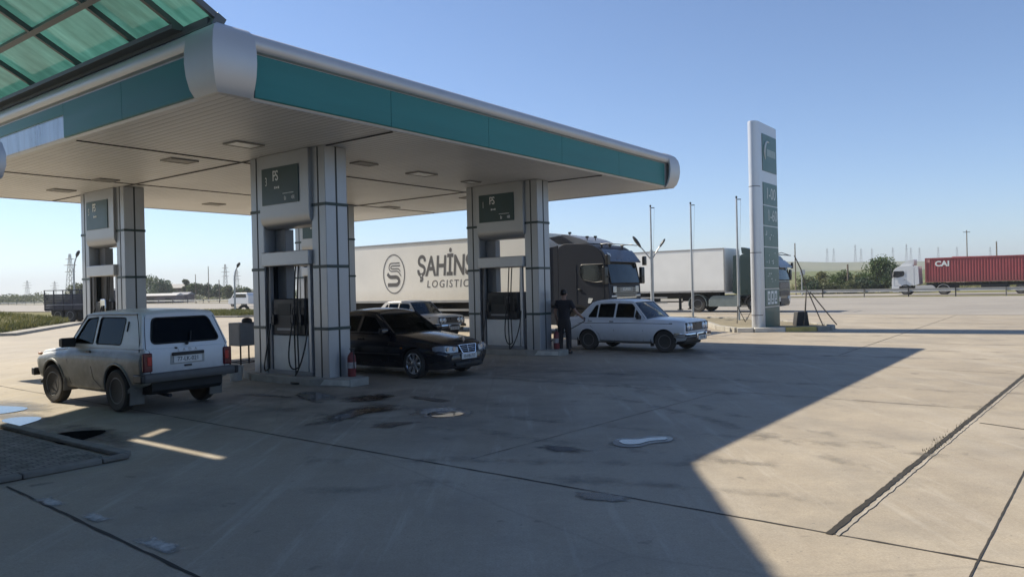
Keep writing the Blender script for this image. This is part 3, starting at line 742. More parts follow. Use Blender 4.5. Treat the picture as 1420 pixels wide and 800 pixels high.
# dispensers
DISPW = mat('dispenser cabinet white', (.74,.74,.71), .5, 0, .06, 2, dirt=((.25,.23,.20), .55, .1, .6))
DISPG = mat('dispenser cabinet grey', (.22,.225,.235), .45, .1, .08)
SCREEN = mat('dispenser screen', (.022,.026,.027), .45, 0, .2, spec=.2)
def make_dispenser():
    root = empty('fuel_dispenser')
    mb = MB(); mb.box((0,1.32,.60), (.44,1.16,.74)); mb.build('cabinet', DISPW, root, bevel=.012)
    mb = MB(); mb.box((0,1.32,.19), (.50,1.5,.09)); mb.build('plinth', DISPG, root, bevel=.008)
    mb = MB(); mb.box((0,1.30,1.36), (.50,1.06,.76)); hb = mb.build('display_head', BLACK, root, bevel=.02)
    for sx in (-1,1):
        mb = MB(); mb.box((sx*.252,1.46,1.52), (.012,.44,.24)); mb.build('screen', SCREEN, hb, bevel=.004)
        mb = MB()
        for k in range(3):
            for q in range(4): mb.box((sx*.254,1.12-.045*k,1.60-.05*q), (.014,.032,.036))
        mb.build('keypad', mat('keypad grey', (.10,.10,.105), .5, 0, .1), hb, smooth=0)
        mb = MB(); mb.box((sx*.253,1.40,1.10),(.014,.62,.05)); mb.build('trim_strip', DISPG, hb, smooth=0)
    mb = MB(); mb.box((.10,1.86,2.49), (.22,.34,1.49)); mb.build('riser_column', DISPG, root, bevel=.008)
    mb = MB(); mb.box((0,1.27,2.585), (.72,1.60,.30)); mb.build('crossbeam', SILVER, root, bevel=.02)
    for y, m_ in ((.64, SILVER), (1.98, DISPG)):
        mb = MB(); mb.box((-.19,y,1.30), (.08,.085,2.28)); mb.build('post', m_, root, smooth=0, bevel=.008)
        mb = MB(); mb.box((.19,y,1.30), (.08,.085,2.28)); mb.build('post', m_, root, smooth=0, bevel=.008)
    mb = MB()
    for y in (.51, 2.02): mb.box((0,y+.0,1.42), (.20,.09,2.5))
    mb.build('side_channel', GRV, root, smooth=0)
    rnd = random.Random(5)
    def hose(y0, y1, sx, low, out):
        pts = []
        for i in range(25):
            t = i/24
            if t < .45:
                u = t/.45; pts.append((sx*(.27+.04*u), y0 + .05*math.sin(u*3), 2.42 - (2.42-low)*u))
            else:
                u = (t-.45)/.55; ang = math.pi*u
                pts.append((sx*(.31+out*math.sin(ang)), y0 + (y1-y0)*(1-math.cos(ang))/2, low - .12*math.sin(ang) + (1.22-low)*u**2.2))
        return pts
    for (y0, y1, sx, low, out) in ((1.02,.60,-1,.20,.10),(.92,1.12,-1,.34,.16),(1.95,1.86,-1,.26,.14),(1.02,.82,1,.25,.1),(1.9,1.7,1,.28,.12)):
        mb = MB(); mb.tube(hose(y0, y1, sx, low, out), .016, 7); mb.build('hose', BLACK, root)
    for (y, sx) in ((.86,-1),(1.12,-1),(1.78,-1),(.82,1),(1.7,1)):
        mb = MB(); x = sx*.285
        mb.box((x, y, 1.30), (.05,.06,.22)); mb.tube([(x,y,1.38),(x+sx*.02,y,1.46),(x-sx*.01,y,1.55)], .014, 7); mb.tube([(x,y-.0,1.22),(x+sx*.06,y,1.24),(x+sx*.06,y,1.36)], .010, 6)
        mb.build('nozzle', BLACK, root, bevel=.006)
    return root
DISP = [('white and black fuel dispenser with hanging hoses in the pylon numbered 3'),
        ('white and black fuel dispenser left of the man, in the pylon numbered 1'),
        ('fuel dispenser with steel top beam behind the small off-roader'),
        ('fuel dispenser in the farthest pylon, seen only through a gap')]
d0 = make_dispenser()
for i, ((p, _, _), lb) in enumerate(zip(PYL, DISP)):
    r = d0 if i == 0 else copy_tree(d0)
    r.location = ab(p[0]+.278, p[1], 0); r.rotation_euler.z = STATION_ROT
    for ch in r.children: pass
    tag(r, lb, 'fuel dispenser', 'dispensers standing inside the pylons')
for r in [o for o in bpy.data.objects if o.name.startswith('fuel_dispenser')]:
    r.location.z = 0.0
# steel nozzle holster seen on the left dispenser
hs = empty('nozzle_holster', ab(3.55,11.45,0), STATION_ROT); tag(hs, 'small steel nozzle holster on the dispenser behind the small off-roader', 'holster')
mb = MB(); mb.box((-.02,0,1.55), (.14,.30,.52)); mb.build('case', CHROME, hs, bevel=.02)
mb = MB(); mb.box((-.10,-.02,1.50), (.05,.12,.26)); mb.tube([(-.12,0,1.60),(-.16,0,1.45),(-.14,.02,1.2),(-.1,.1,.8)], .016, 7); mb.build('nozzle', BLACK, hs, bevel=.01)

# fire extinguishers
def extinguisher(lb, a, b_, s=1.0):
    r = empty('fire_extinguisher', ab(a, b_, .15), STATION_ROT); tag(r, lb, 'fire extinguisher', 'red extinguishers at the pump islands')
    mb = MB(); mb.lathe([(.001,0),(.075,0),(.085,.02),(.085,.36),(.075,.42),(.04,.47),(.025,.49),(.001,.49)], n=20); mb.build('cylinder', mat('red extinguisher paint', (.22,.045,.045), .35, 0, .15), r, smooth=50)
    mb = MB(); mb.lathe([(.0865,.17),(.0865,.29)], n=20); 
    lb_ = mb.build('label_band', mat('extinguisher label', (.42,.38,.38), .6, 0, .25, 20), r, smooth=50)
    mb = MB(); mb.cyl((0,0,.49),(0,0,.54),.02); mb.box((.03,0,.56),(.14,.025,.018)); mb.box((.03,0,.53),(.12,.025,.014))
    mb.build('valve', BLACK, r, smooth=30)
    mb = MB(); mb.tube([(0,-.02,.53),(-.03,-.09,.52),(-.05,-.125,.44),(-.045,-.12,.3),(-.03,-.11,.16)], .012, 7); mb.build('hose', BLACK, r)
extinguisher('red fire extinguisher on the island corner of the pylon numbered 3', 3.92, 1.80)
extinguisher('faded red fire extinguisher on the island just left of the man', 10.98, 1.52)
for o in bpy.data.objects:
    if o.name.startswith('fire_extinguisher'): pass

# grey steel cabinet and plastic bucket near the pylon
r = empty('steel_cabinet', ab(5.3,7.60), STATION_ROT); tag(r, 'grey steel cabinet on thin legs between the off-roader and the near pylon', 'cabinet')
mb = MB(); mb.box((0,0,.81),(.60,.52,.60)); mb.build('box', mat('grey cabinet paint', (.20,.20,.20), .5, .1, .12), r, bevel=.015)
mb = MB()
for x in (-.28,.28):
    for y in (-.24,.24): mb.box((x,y,.255),(.03,.03,.51))
for x in (-.28,.28): mb.box((x,0,.08),(.025,.46,.025))
for y in (-.24,.24): mb.box((0,y,.08),(.54,.025,.025))
mb.build('legs', DARKMETAL, r, smooth=0); 
mb = MB(); mb.box((-.303,0,.82),(.010,.44,.50)); mb.build('door', mat('grey cabinet door', (.23,.23,.235), .5, .1, .1), r, bevel=.004)
g = empty('cap', ab(5.32,7.50,1.112), STATION_ROT); tag(g, 'dark cloth cap left on top of the grey steel cabinet', 'cap')
mb = MB(); mb.lathe([(.13,0),(.135,.05),(.11,.10),(.05,.125),(.001,.13)], n=18); mb.build('crown', BLACK, g, smooth=60)
mb = MB(); mb.prism(round_poly([(-.10,-.1),(.1,-.1),(.09,-.24),(-.09,-.24)],[0,0,.08,.08]), 'z', .0, .012); mb.build('peak', BLACK, g)
r = empty('bucket', ab(3.12,4.62), STATION_ROT); tag(r, 'white plastic bucket on the ground behind the off-roader bumper', 'bucket')
mb = MB(); mb.lathe([(.001,.0),(.12,0),(.155,.30),(.165,.30),(.165,.315),(.148,.315),(.115,.02),(.001,.02)], n=24); mb.build('pail', mat('dirty white plastic', (.42,.42,.40), .5, 0, .2, 8), r, smooth=40)
mb = MB(); mb.tube([(.16*math.cos(t), .02, .30 - .0+.15*math.sin(t)*-.9) for t in [math.pi*i/12 for i in range(13)]], .005, 6); mb.build('handle', STEEL, r)
# loose filling hose across the ground by the near island
mb = MB(); mb.tube([(*P(4.0-.02*i + .12*math.sin(i*.35), 4.6-.055*i), .03 if i > 3 else .03+.12*(4-i)/4) for i in range(40)], .022, 8)
tag(mb.build('ground_hose', BLACK), 'black hose lying on the ground along the near pump island', 'hose')
# ------------------------------------------------------------------ price totem and its kerbed island
ISL = [(8.35,27.95),(8.9,27.72),(11.2,27.72),(11.75,27.9),(12.15,28.5),(12.2,30.5),(11.6,33.6),(10.9,35.8),(9.4,38.2),(7.4,39.9),(6.7,39.5),(6.9,38.3),(8.2,36.0),(8.6,33.0),(8.2,30.0)]
mb = MB(); mb.prism([(p[0], p[1]) for p in ISL], 'z', -.02, .11)
isl = mb.build('traffic_island', mat('island soil', (.20,.17,.11), .95, 0, .3, 3, .5, 20), smooth=0)
tag(isl, 'raised kerbed island with painted edging around the price totem', 'traffic island')
def kerb_run(pts):
    tot = []
    for i in range(len(pts)):
        a, b_ = Vector(pts[i]), Vector(pts[(i+1) % len(pts)]); L = (b_-a).length; n = max(1, round(L/1.0))
        for k in range(n): tot.append((a.lerp(b_, k/n), a.lerp(b_, (k+1)/n)))
    return tot
for i, (a, b_) in enumerate(kerb_run(ISL)):
    d = (b_-a); L = d.length; d.normalize(); n = Vector((d.y, -d.x)); c = (a+b_)/2
    mb = MB(); ang = math.atan2(d.y, d.x); mb.box((c.x, c.y, .075), (L-.015, .20, .19 + random.uniform(-.012,.012)), Matrix.Rotation(ang, 3, 'Z'))
    m_ = CONC_K
    if c.y < 28.0: m_ = (WHITEK, WHITEK, YELLOW, WHITEK, YELLOW)[i % 5] if c.x < 10.3 else (YELLOW if c.x < 11.3 else CONC_K)
    mb.build('kerb', m_, isl, bevel=.02)
TG = mat('totem green panel', (.030,.105,.097), .35, 0, .12, 2)
TS = mat('totem silver skin', (.55,.56,.58), .33, .5, .05, 1.0)
t = empty('price_totem', ab(21.75,-.56), STATION_ROT); tag(t, 'tall silver and green fuel price totem with rounded edge on the painted island', 'price totem')
TH = 7.85; T = .40
mb = MB(); nose = [(0,0)] + [(-.27*math.sin(math.pi*i/14), T/2-T/2*math.cos(math.pi*i/14)) for i in range(1,14)] + [(0,T)]
mb.prism(nose + [(2.02,T),(2.02,0)], 'z', .05, TH); mb.build('column', TS, t, smooth=30, bevel=.006)
for z in (.62, 2.95, 5.42):
    mb = MB(); mb.prism([(p[0]*1.02-.002, T/2+(p[1]-T/2)*1.02) for p in nose] + [(.02,T+.004),(.02,-.004)], 'z', z-.012, z+.012)
    mb.build('skin_joint', SEAM, t, smooth=0)
rows = [(6.05,7.45),(4.78,5.62),(4.0,4.74),(3.2,3.96),(2.4,3.16),(1.6,2.36),(.92,1.56),(.12,.88)]
DIG = mat('price digits', (.55,.60,.60), .5, 0, .15, 9)
for sy in (0, 1):
    y = -.006 if sy == 0 else T+.006
    rt = (1,0,0) if sy == 0 else (-1,0,0); yy = y - .014 if sy == 0 else y + .014
    def X(u): return .32+u if sy == 0 else 1.94-u
    for i, (z0, z1) in enumerate(rows):
        mb = MB(); mb.box((1.13, y, (z0+z1)/2), (1.64, .024, z1-z0)); pn = mb.build('price_panel' if 0 < i < 6 else 'sign_panel', TG, t, smooth=0, bevel=.004)
        if i == 1: lettering('price_digits', '1-00', DIG, pn, (X(.30), yy, (z0+z1)/2), rt, (0,0,1), .62, .002)
        if i == 2: lettering('price_digits', '1-60', DIG, pn, (X(.42), yy, (z0+z1)/2), rt, (0,0,1), .62, .002)
        if 2 < i < 6:        # blurred, mostly unlit rows: only stray segments remain
            mb = MB(); rnd = random.Random(i+9)
            for k in range(7): mb.box((X(rnd.uniform(.2,1.45)), yy, rnd.uniform(z0+.15, z1-.15)), rnd.choice([(.05,.004,.14),(.13,.004,.035),(.05,.004,.05)]))
            mb.build('price_digits', DIG, pn, smooth=0)
        if i == 0:
            mb = MB(); c = (X(.62), yy, 6.78)
            arc = [(c[0]+(.42*math.cos(a))*(1 if sy == 0 else -1), yy, c[2]+.42*math.sin(a)) for a in [R(70+8*k) for k in range(20)]]
            mb.tube(arc, [.012+.045*math.sin(math.pi*k/19) for k in range(20)], 6); mb.build('emblem', DIG, pn)
            mb = MB(); mb.box((X(1.0), yy, 6.78), (1.0,.004,.27)); mb.build('emblem_bar', mat('emblem bar', (.26,.35,.36), .5, 0, .2, 12), pn, smooth=0)
        if i == 6:
            for k in range(3):
                mb = MB(); u = .38+.40*k; mb.box((X(u), yy, 1.25), (.30,.004,.50)); ic = mb.build('service_icon', LETTER, pn, smooth=0)
                mb = MB(); y3 = yy + (-.003 if sy == 0 else .003)
                mb.box((X(u), y3, 1.30), (.13,.003,.20)); mb.box((X(u+.03*(k-1)), y3, 1.12), (.18,.003,.08)); mb.build('pictogram', TG, ic, smooth=0)
# flag poles
def flagpole(x, y, h, lb):
    r = empty('flagpole', (x, y, 0)); tag(r, lb, 'flagpole', 'bare flagpoles on the island')
    mb = MB(); mb.tube([(0,0,.0),(0,0,h*.5),(0,0,h)], [.06,.05,.04], 10); mb.build('pole', STEEL, r)
    mb = MB(); mb.blob((0,0,h+.05), (.05,.05,.06)); mb.box((.10,0,h-.05),(.22,.03,.04)); mb.build('finial', DARKMETAL, r)
    mb = MB(); mb.tube([(.20,0,h-.06),(.09,0,h*.5),(.08,0,1.0)], .007, 5); mb.build('halyard', STEEL, r)
flagpole(10.5, 34.8, 5.75, 'bare flagpole closest to the price totem')
flagpole(8.99, 37.4, 5.8, 'bare flagpole standing in the middle of the row, clear of lamp and totem')
flagpole(7.25, 38.8, 5.85, 'bare flagpole just behind the two-armed street lamp')
# two-armed street lamp
r = empty('street_lamp', (6.95, 37.2, 0)); tag(r, 'two-armed street lamp with dark oval heads between the lorry and the flagpoles', 'street lamp')
mb = MB(); mb.tube([(0,0,0),(0,0,1.2),(0,0,3.55)], [.11,.09,.075], 12); mb.cyl((0,0,0),(0,0,.5),.12); mb.build('pole', STEEL, r)
for s_, l, sc_ in ((-1,.62,1.0),(1,.5,.72)):
    mb = MB(); mb.tube([(0,0,3.05),(s_*l*.5,0,3.45),(s_*l*.85,0,3.72)], .03, 8); mb.build('arm', STEEL, r)
    mb = MB(); d = Vector((s_*.55,0,.8)).normalized(); q = Vector((s_*l*.82,0,3.68)); rr = []
    n_ = Vector((0,1,0)); e_ = d.cross(n_)
    for u, w_ in ((0,.04),(.08,.10),(.25,.15),(.45,.16),(.62,.11),(.70,.03)):
        c = q+d*u*sc_; rr.append([c+n_*w_*sc_*math.cos(a)+e_*w_*.55*sc_*math.sin(a) for a in [2*math.pi*k/12 for k in range(12)]])
    mb.loft(rr); mb.build('lamp_head', mat('dark lamp head', (.035,.04,.045), .4, .2, .15), r)
# braced frame beside the totem
r = empty('braced_stand', (11.75, 29.3, .11)); tag(r, 'thin braced metal stand leaning behind the price totem', 'stand')
mb = MB(); top = Vector((-.10,.3,1.30))
for q in ((-.42,-.1,0),(.28,-.2,0),(.95,.1,0),(-.05,.75,0)): mb.tube([q, tuple(top + Vector(q)*.12)], .022, 7)
mb.build('frame', mat('rusty dark steel', (.10,.085,.07), .6, .3, .25), r)
mb = MB(); mb.tube([tuple(top), (-.35,.25,2.2), (-.62,.2,2.75)], .022, 7); mb.build('brace', mat('rusty dark steel', (.10,.085,.07)), r)
r = empty('weight_block', (11.35, 29.55, .11)); tag(r, 'dark tapered ballast block on the island under the braced stand', 'ballast block')
mb = MB(); mb.prism(round_poly([(-.26,0),(.26,0),(.19,.55),(-.19,.55)], .04, 3), 'y', -.2, .2); mb.build('block', mat('black ballast', (.03,.03,.032), .7, 0, .2), r, bevel=.015)
r = empty('wire_rack', (9.95, 32.0, .11)); tag(r, 'small folding wire rack standing on the island left of the totem', 'rack')
mb = MB()
for x in (-.38,.38): mb.tube([(x,0,0),(x*.9,0,.72)], .016, 6)
mb.tube([(-.34,0,.72),(.34,0,.72)], .016, 6); mb.tube([(-.34,0,.7),(0,.1,.05)], .014, 6); mb.tube([(.34,0,.7),(0,.1,.05)], .014, 6)
for k in range(5): mb.tube([(-.30+.04*k*1.0,0,.7-.11*k),(.30-.04*k,0,.7-.11*k)], .007, 5)
mb.build('frame', DARKMETAL, r)
# ------------------------------------------------------------------ cars
GLASS_D = glass('dark car glass', (.12,.15,.15), (.45,.5,.52), .02, 1.33)
GLASS_C = glass('clear car glass', (.62,.70,.68))
SEATM = mat('dark seat cloth', (.03,.03,.033), .85, 0, .2)
RED_L = mat('red lamp lens', (.20,.012,.014), .15, 0, .15, 9)
AMB_L = mat('amber lamp lens', (.45,.16,.02), .2, 0, .1)
CLR_L = mat('clear lamp lens', (.62,.66,.70), .06, .3, .10, 18)
PLATEM = mat('number plate', (.62,.62,.60), .45, 0, .08, 12)
PLATET = mat('number plate digits', (.03,.03,.035), .6, 0, .1)
RIMS = mat('grey steel wheel', (.16,.16,.155), .5, .4, .2, 6)
ALLOY = mat('alloy wheel', (.50,.52,.55), .25, .85, .1, 6)
LINER = mat('wheel arch liner', (.01,.01,.01), .9, 0, .2)
class Body:
    def __init__(s, keys, rs=.05): s.k = keys; s.rs = rs
    def p(s, x): return pchip(s.k, x)     # zb zt wb wm wt zm crown
    def half(s, x):
        zb, zt, wb, wm, wt, zm, cr = s.p(x); rs = s.rs; out = [(0, zb), (wb*.5, zb), (wb-.05, zb)]
        for i in range(1, 4):
            t = i/3*math.pi/2; out.append((wb-.05+.05*math.sin(t), zb+.05-.05*math.cos(t)))
        for i in range(1, 7):
            z = zb+.05+(zm-zb-.05)*i/6; u = (zm-z)/max(1e-4, zm-zb-.05); out.append((wm-(wm-wb)*u*u, z))
        z2 = zt-rs
        for i in range(1, 7):
            z = zm+(z2-zm)*i/6; u = (z-zm)/max(1e-4, z2-zm); out.append((wm-(wm-wt)*u*u, z))
        for i in range(1, 5):
            t = i/4*math.pi/2; out.append((wt-rs+rs*math.cos(t), z2+rs*math.sin(t)))
        w = wt-rs
        for i in range(1, 7):
            y = w*(1-i/6); out.append((y, zt+cr*(1-(y/w)**2)))
        return out
    def side_y(s, x, z):
        h = s.half(x); best = None
        for (y0, z0), (y1, z1) in zip(h[2:], h[3:]):
            if z0 <= z <= z1 and z1 > z0: return y0+(y1-y0)*(z-z0)/(z1-z0)
        return h[11][0]
    def top_z(s, x, y):
        zb, zt, wb, wm, wt, zm, cr = s.p(x); w = wt-s.rs
        return zt+cr*max(0, 1-(y/w)**2)
    def build(s, name, m, parent, arches=(), step=.05):
        x0, x1 = s.k[0][0], s.k[-1][0]; xs = sorted(set([k[0] for k in s.k] + [x0+(x1-x0)*i/int((x1-x0)/step) for i in range(int((x1-x0)/step)+1)]))
        ys = [xs[0]]
        for x in xs[1:]:
            if x-ys[-1] > .012: ys.append(x)
        rings = []
        for x in ys:
            h = s.half(x); rings.append([(x, y, z) for y, z in h] + [(x, -y, z) for y, z in h[-2:0:-1]])
        mb = MB(); mb.loft(rings); o = mb.build(name, m, parent, smooth=35)
        cs = []
        for (xa, za, ra) in arches:
            for sg in (-1, 1):
                c = MB(); w = s.p(xa)[3]; c.cyl((xa, sg*(w-.26), za), (xa, sg*(w+.3), za), ra, n=40); cs.append(c.build('cutter', LINER, None, smooth=0))
        if cs: cut(o, cs)
        return o
    def line(s, name, pts, r, m, parent, both=True, off=.001):
        """thin line drawn on the side surface through (x, z) points."""
        for sg in ((-1, 1) if both else (1,)):
            mb = MB(); mb.tube([(x, sg*(s.side_y(x, z)+off), z) for x, z in pts], r, 6); mb.build(name, m, parent)
    def arch_lip(s, xa, za, ra, r, m, parent, a0=-10, a1=190, name='arch_lip'):
        for sg in (-1, 1):
            mb = MB(); pts = []
            for i in range(33):
                t = R(a0+(a1-a0)*i/32); x, z = xa+ra*math.cos(t), za+ra*math.sin(t); pts.append((x, sg*(s.side_y(x, z)-.004), z))
            mb.tube(pts, r, 8); mb.build(name, m, parent)
def make_wheel(style, rad, wid, rimr):
    """wheel about the y axis, outer face towards +y; returns (tyre mesh, rim mesh)."""
    mb = MB(); w = wid/2
    mb.lathe([(rimr-.01,-w*.8),(rimr+.01,-w*.95),(rad*.9,-w),(rad*.985,-w*.75),(rad,-w*.4),(rad,w*.4),(rad*.985,w*.75),(rad*.9,w),(rimr+.012,w*.95),(rimr-.01,w*.8)], axis=(0,1,0), n=40)
    ty = mb.build('tyre', RUBBER, None, smooth=40)
    if style == 'steel':
        mb = MB(); r = rimr
        mb.lathe([(r,-w*.7),(r+.004,w*.86),(r-.012,w*.9),(r-.03,w*.6),(r*.80,w*.38),(r*.66,w*.52),(r*.45,w*.62),(r*.40,w*.50),(r*.18,w*.5),(r*.17,w*.72),(.001,w*.74)], axis=(0,1,0), n=40)
        ri = mb.build('rim', RIMS, None, smooth=40); mb = MB()
        for k in range(14):
            t = 2*math.pi*k/14; mb.cyl((r*.73*math.cos(t), w*.40, r*.73*math.sin(t)), (r*.73*math.cos(t), w*.50, r*.73*math.sin(t)), r*.075, n=8)
        for k in range(5):
            t = 2*math.pi*k/5; mb.cyl((r*.3*math.cos(t), w*.5, r*.3*math.sin(t)), (r*.3*math.cos(t), w*.58, r*.3*math.sin(t)), r*.05, n=6)
        ho = mb.build('rim_holes', BLACK, ri, smooth=30)
    elif style == 'alloy':
        mb = MB(); r = rimr
        mb.lathe([(r,-w*.7),(r+.004,w*.88),(r-.012,w*.94),(r-.028,w*.75),(r-.03,w*.2),(.001,w*.2)], axis=(0,1,0), n=48)
        ri = mb.build('rim', ALLOY, None, smooth=40)
        mb = MB(); mb.lathe([(r-.034,w*.21),(r-.034,w*.3),(.001,w*.3)], axis=(0,1,0), n=40); mb.build('rim_holes', BLACK, ri)
        mb = MB()
        for k in range(8):
            t = 2*math.pi*k/8; d = Vector((math.cos(t),0,math.sin(t))); e = Vector((-math.sin(t),0,math.cos(t))); rows = []
            for q, hw, yy in ((.02,.03,.80),(r*.45,.026,.82),(r*.8,.034,.86),(r-.02,.05,.9)):
                c = d*q + Vector((0,w*yy,0)); rows.append([c-e*hw, c-e*hw*.6+Vector((0,.008,0)), c+e*hw*.6+Vector((0,.008,0)), c+e*hw, c+e*hw-Vector((0,.05,0)), c-e*hw-Vector((0,.05,0))])
            mb.loft(rows)
        mb.lathe([(.055,w*.7),(.055,w*.95),(.04,w*1.0),(.001,w*1.0)], axis=(0,1,0), n=20)
        mb.build('spokes', ALLOY, ri, smooth=30)
    else:   # lorry wheel with deep dish
        mb = MB(); r = rimr; dp = 1 if style == 'truck_front' else -1
        if dp > 0: mb.lathe([(r,-w*.7),(r+.005,w*.9),(r-.02,w*.93),(r-.05,w*.5),(r*.72,w*.7),(r*.5,w*.95),(r*.42,w*.95),(r*.40,w*1.15),(.001,w*1.2)], axis=(0,1,0), n=40)
        else: mb.lathe([(r,-w*.7),(r+.005,w*.9),(r-.02,w*.93),(r-.05,w*.3),(r*.75,-w*.1),(r*.55,-w*.1),(r*.45,w*.1),(r*.42,w*.5),(r*.25,w*.65),(.001,w*.65)], axis=(0,1,0), n=40)
        ri = mb.build('rim', mat('lorry wheel steel', (.30,.30,.29), .45, .4, .2, 5), None, smooth=40)
        mb = MB()
        for k in range(10):
            t = 2*math.pi*k/10; q = r*.62; y = w*.8 if dp > 0 else -w*.09
            mb.cyl((q*math.cos(t), y-.03, q*math.sin(t)), (q*math.cos(t), y+.01, q*math.sin(t)), r*.07, n=8)
        mb.build('rim_holes', BLACK, ri, smooth=30)
    return ty, ri
def put_wheels(root, kit, spots, steer=0.0):
    ty, ri = kit; first = not ty.get('used', False)
    for (x, y, z) in spots:
        w = empty('wheel', (x, y, z), (0 if y > 0 else math.pi) + (steer if x > 0 else 0), root)
        for src in (ty, ri):
            c = src.copy(); COL.objects.link(c); c.parent = w
            for g in src.children:
                d = g.copy(); COL.objects.link(d); d.parent = c
def drop(kit):
    for o in kit:
        for g in list(o.children): bpy.data.objects.remove(g, do_unlink=True)
        bpy.data.objects.remove(o, do_unlink=True)
def greenhouse(root, paint, zb, zr, yb, yr, outer, wins, glassm, seal=True, names=None):
    """side frames with window openings; outer / wins are (x, z) loops."""
    def mp(sg):
        return lambda u, v, w: (u, sg*(yb+(yr-yb)*(v-zb)/(zr-zb)-w), v)
    for sg in (-1, 1):
        mb = MB(); mb.plate(outer, wins, 0, .035, mp(sg)); fr = mb.build('side_frame', paint, root, smooth=30)
        for i, h in enumerate(wins):
            cx = sum(p[0] for p in h)/len(h); cz = sum(p[1] for p in h)/len(h)
            big = [(cx+(p[0]-cx)*1.02, cz+(p[1]-cz)*1.02) for p in h]
            mb = MB(); mb.plate(big, [], .014, .018, mp(sg)); g = mb.build('side_window', glassm[i] if isinstance(glassm, (list, tuple)) else glassm, root, smooth=0)
            if seal:
                f = mp(sg); mb = MB(); mb.tube([f(p[0], p[1], .002) for p in h], .010, 6, closed=True); mb.build('seal', RUBBER, g)
def screen(name, root, base, top, wb_, wt_, zb, zt, bow, glassm, n=10, seal=True, lip=.012):
    """curved glass between a base line at x=base and a top line at x=top."""
    def row(x, w, z, bw): return [(x+bw*(1-(2*i/n-1)**2), w*(2*i/n-1), z) for i in range(n+1)]
    m = 6; rows = []
    for j in range(m+1):
        t = j/m; rows.append(row(base+(top-base)*t, wb_+(wt_-wb_)*t, zb+(zt-zb)*t + .012*math.sin(math.pi*t), bow*(1-.3*t)))
    mb = MB(); mb.loft(rows, closed=False); g = mb.build(name, glassm, root, smooth=60, fix=False)
    if seal:
        loop = rows[0] + [r[-1] for r in rows[1:-1]] + rows[-1][::-1] + [r[0] for r in rows[-2:0:-1]]
        mb = MB(); mb.tube(loop, lip, 6, closed=True); mb.build('seal', RUBBER, g)
    return g
def roof_panel(root, paint, keys, name='roof', ew=.05):
    """keys: (x, z edge, half width, crown)"""
    xs = [keys[0][0]+(keys[-1][0]-keys[0][0])*i/24 for i in range(25)]; rings = []
    for x in xs:
        z, w, cr = pchip(keys, x); h = [(0, z-.02), (w-.03, z-.02)]
        for i in range(5):
            t = i/4*math.pi/2; h.append((w-ew+ew*math.cos(t), z+ew*math.sin(t)*.8))
        for i in range(1, 9):
            y = (w-ew)*(1-i/8); h.append((y, z+ew*.8+cr*(1-(y/(w-ew))**2)))
        rings.append([(x, y, zz) for y, zz in h] + [(x, -y, zz) for y, zz in h[-2:0:-1]])
    mb = MB(); mb.loft(rings); return mb.build(name, paint, root, smooth=40)
def seats(root, spots, w=.50, top=.42):
    for (x, y, z) in spots:
        mb = MB(); mb.prism(round_poly([(x-.22,z),(x+.28,z),(x+.28,z+.10),(x-.02,z+.14),(x-.12,z+top),(x-.24,z+top)], .05, 3), 'y', y-w/2, y+w/2)
        mb.box((x-.20, y, z+top+.09), (.09,.24,.17)); mb.build('seat', SEATM, root, bevel=.02)
def plate(root, x, y, z, nx, text, w=.52, h=.115, name='number_plate', dirtytext=None):
    mb = MB(); mb.box((x, y, z), (.012, w, h)); p = mb.build(name, PLATEM, root, smooth=0, bevel=.003)
    lettering('plate_digits', text, PLATET, p, (x+nx*.007, y, z), (0, nx, 0), (0,0,1), h*.82, .0015, 'CENTER', sx=.95)
    return p
def mirror(root, x, y, z, sg, m, s=1.0):
    mb = MB(); mb.prism(round_poly([(-.05,-.075),(.06,-.06),(.06,.06),(-.05,.075)], .03, 3), 'y', -.10, .10)
    mb.v = [(x+v[0]*s, y+sg*.10*s+v[1]*s, z+v[2]*s) for v in mb.v]
    mb.cyl((x+.02, y-sg*.03, z-.05), (x+.02, y+sg*.04, z-.03), .022)
    mb.build('mirror', m, root, bevel=.015)
def box_part(name, m, root, c, d, bevel=.006, rot=None):
    mb = MB(); mb.box(c, d, rot); return mb.build(name, m, root, smooth=30, bevel=bevel)
def handle(root, B, x, z, m=BLACK, l=.14, sides=(-1,1)):
    for sg in sides:
        y = B.side_y(x, z); box_part('door_handle', m, root, (x, sg*(y+.012), z), (l, .028, .032), .008)

# ---- small three-door off-roader seen from behind
DIRT = (.125,.115,.09)
NIVAP = mat('white paint with road dust and flank shade', (.68,.70,.71), .34, 0, .03, 2, coat=.3, dirt=(DIRT, 1.02, .25, .92))
def side_shade(m, col, y_in, y_out, amt):
    """shade painted dark into the flanks of a body (outside |y| = y_in), patchy"""
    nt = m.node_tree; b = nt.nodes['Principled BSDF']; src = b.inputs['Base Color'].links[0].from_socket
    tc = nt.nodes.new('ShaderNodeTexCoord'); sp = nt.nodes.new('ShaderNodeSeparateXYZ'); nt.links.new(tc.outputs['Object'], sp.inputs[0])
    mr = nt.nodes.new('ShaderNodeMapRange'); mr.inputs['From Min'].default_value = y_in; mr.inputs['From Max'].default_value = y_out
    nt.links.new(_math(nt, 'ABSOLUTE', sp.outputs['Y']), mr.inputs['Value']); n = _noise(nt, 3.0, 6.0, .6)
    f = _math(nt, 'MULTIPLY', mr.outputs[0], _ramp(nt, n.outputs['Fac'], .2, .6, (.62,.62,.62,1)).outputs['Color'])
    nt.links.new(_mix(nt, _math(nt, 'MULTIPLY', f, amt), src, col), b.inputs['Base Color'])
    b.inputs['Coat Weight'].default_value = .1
side_shade(NIVAP, (.062,.068,.054), .735, .775, .88)  # flanks coloured dark to look shaded, over the low road dust
